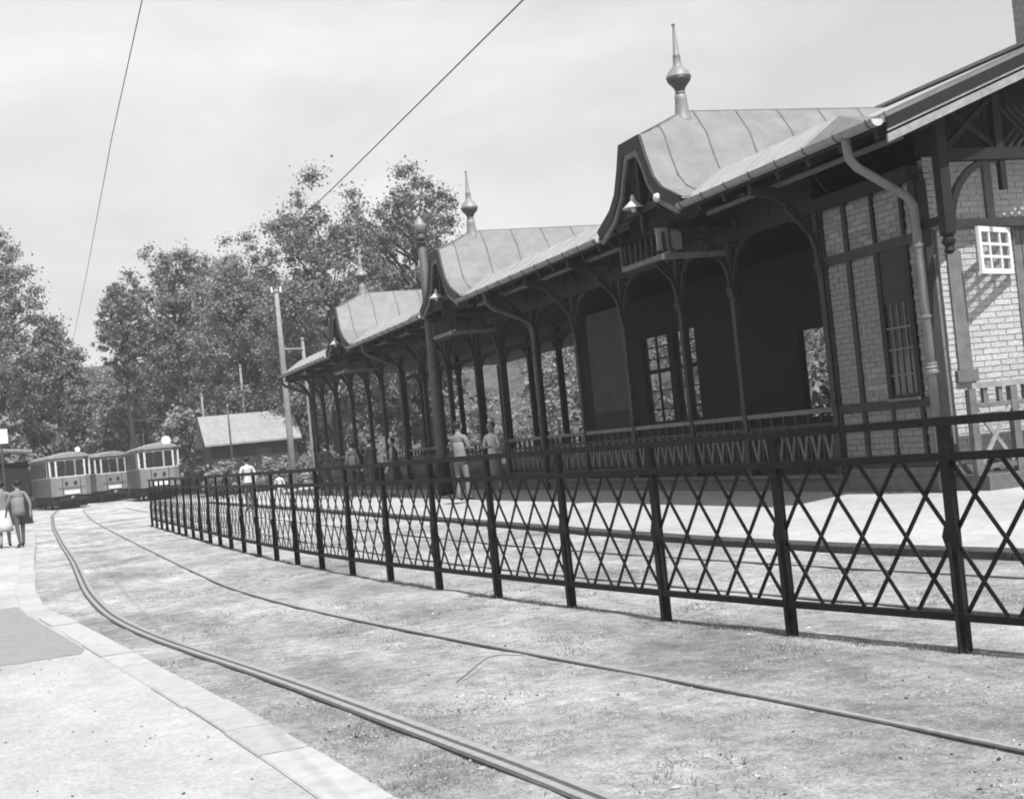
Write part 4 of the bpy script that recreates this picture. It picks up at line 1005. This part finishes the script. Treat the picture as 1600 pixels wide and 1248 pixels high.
# ------------------------------------------------------------------ loose things on the ground
rng = np.random.default_rng(11)
def near_points(n, x0, x1, y0, y1, power=1.8):
    y = y0 + (y1-y0)*rng.uniform(0, 1, n)**power; x = rng.uniform(x0, x1, n); return x, y
# grass blades in patches between the rails and along the fence
def blades(xs, ys, hgt, name, label, z=0.0):
    n = len(xs); a = rng.uniform(0, 2*pi, n); h = hgt*rng.uniform(.5, 1.4, n); ln = rng.normal(0, .6, (n,2))*h[:,None]; w = rng.uniform(.0015, .0035, n)
    p = np.stack([xs, ys, np.full(n, z-.01)], 1); dx = np.stack([np.cos(a)*w, np.sin(a)*w, np.zeros(n)], 1); tip = p + np.concatenate([ln, h[:,None]], 1)
    v = np.stack([p-dx, p+dx, tip], 1).reshape(-1,3); f = np.arange(n*3).reshape(-1,3)
    o = link(name, leaf_mesh(name, v, f, 'grass')); tag(o, label, 'grass', kind='stuff'); return o
tx, ty = near_points(9000, 1.0, 8, 3, 44); keep = (np.sin(tx*2.1+ty*.7)+np.sin(ty*1.3-tx*.8)+rng.normal(0,.8,9000)) > .1; tx, ty = tx[keep], ty[keep]
bx = (tx[:,None]+rng.normal(0,.11,(len(tx),30))).ravel(); by = (ty[:,None]+rng.normal(0,.16,(len(tx),30))).ravel()
ex = np.interp(by, CY, EX); kx_ = np.interp(by, KY, KX); ok = (bx < ex-.1) & (bx > kx_+.05)
for rr in (RA, RB): ok &= np.abs(bx-np.interp(by, [q[1] for q in rr], [q[0] for q in rr])) > .09
blades(bx[ok], by[ok], .016, 'grass', 'short sparse grass growing between the rails')
tx, ty = near_points(1500, .8, 8, 3.5, 36, 1.5); keep = (np.sin(tx*1.7-ty*.5)+np.sin(ty*.9+tx*1.1)+rng.normal(0,.7,1500)) > .2; tx, ty = tx[keep], ty[keep]
bx = (tx[:,None]+rng.normal(0,.045,(len(tx),22))).ravel(); by = (ty[:,None]+rng.normal(0,.06,(len(tx),22))).ravel()
ok = (bx < np.interp(by, CY, EX)-.1) & (bx > np.interp(by, KY, KX)+.05)
for rr in (RA, RB): ok &= np.abs(bx-np.interp(by, [q[1] for q in rr], [q[0] for q in rr])) > .1
blades(bx[ok], by[ok], .028, 'grass_tufts', 'small dark tufts of grass scattered beside the rails')
fy = rng.uniform(4, 40, 900); fx_ = np.interp(fy, FY, FX)+rng.normal(0,.025,900)
dens = (np.sin(fy*3.1)+np.sin(fy*1.7+1)+rng.normal(0,.5,900)) > -.2; fx_, fy = fx_[dens], fy[dens]
blades((fx_[:,None]+rng.normal(0,.02,(len(fx_),22))).ravel(), (fy[:,None]+rng.normal(0,.05,(len(fx_),22))).ravel(), .032, 'weeds', 'thin line of weeds along the foot of the fence')
# pebbles and dry leaves
def bits(n, x0, x1, y0, y1, s0, s1, name, label, m, z=.0, flat=.5):
    xs, ys = near_points(n, x0, x1, y0, y1); zz = np.where(xs < np.interp(ys, KY, KX)-.3, .078, 0)+z; mb = MB()
    on_kerb = (xs > np.interp(ys, KY, KX)-.33) & (xs < np.interp(ys, KY, KX)+.03)
    for x, y, q, k in zip(xs, ys, zz, on_kerb):
        if k or x > np.interp(y, CY, EX)-.05: continue
        s = rng.uniform(s0, s1); a = rng.uniform(0, 2*pi); i = len(mb.v); hh = s*flat*rng.uniform(.6,1.3)
        for t in range(4):
            r = s*rng.uniform(.6, 1.1); mb.v.append((x+cos(a+t*pi/2)*r, y+sin(a+t*pi/2)*r, q-.004))
        mb.v.append((x+rng.normal()*s*.2, y+rng.normal()*s*.2, q+hh))
        mb.f += [(i,i+1,i+4), (i+1,i+2,i+4), (i+2,i+3,i+4), (i+3,i,i+4)]
    o = mb.build(name, m, fix=False); tag(o, label, 'gravel', kind='stuff'); return o
bits(20000, -4, 8, 3, 34, .004, .012, 'pebbles', 'small pale pebbles scattered over the dirt', 'pebble')
bits(1300, -2, 8, 3, 28, .005, .016, 'dark_clods', 'dark clods and dry leaves scattered over the ground', 'bark', flat=.35)
bits(60, 0, 7, 5, 24, .015, .035, 'paper_scraps', 'pale scraps of litter lying on the ground', 'kerb_stone', flat=.25)
tg = MB().tube([(2.40+.62*t+.05*sin(7*t), 8.3+.95*t-.35*t*t, .012+.05*sin(pi*t)*(1+.3*sin(9*t))) for t in np.linspace(0,1,16)], list(np.linspace(.0035,.002,16)), 5).build('twig', 'bark'); tag(tg, 'thin bent twig lying between the rails', 'twig')

# ------------------------------------------------------------------ the air between here and the trees
hz_ = MB().box((-396, -118, -1.2), (496, 696, 44)).build('haze', None); hz_['kind'] = 'stuff'; hz_['label'] = 'thin pale summer haze filling the air'
hm = bpy.data.materials.new('haze_air'); hm.use_nodes = True; t_ = hm.node_tree; t_.nodes.clear()
pvn = t_.nodes.new('ShaderNodeVolumePrincipled'); pvn.inputs['Color'].default_value = (.95,.95,.95,1); pvn.inputs['Density'].default_value = .0007; pvn.inputs['Anisotropy'].default_value = .0
ho = t_.nodes.new('ShaderNodeOutputMaterial'); t_.links.new(pvn.outputs[0], ho.inputs['Volume']); hz_.data.materials.append(hm)
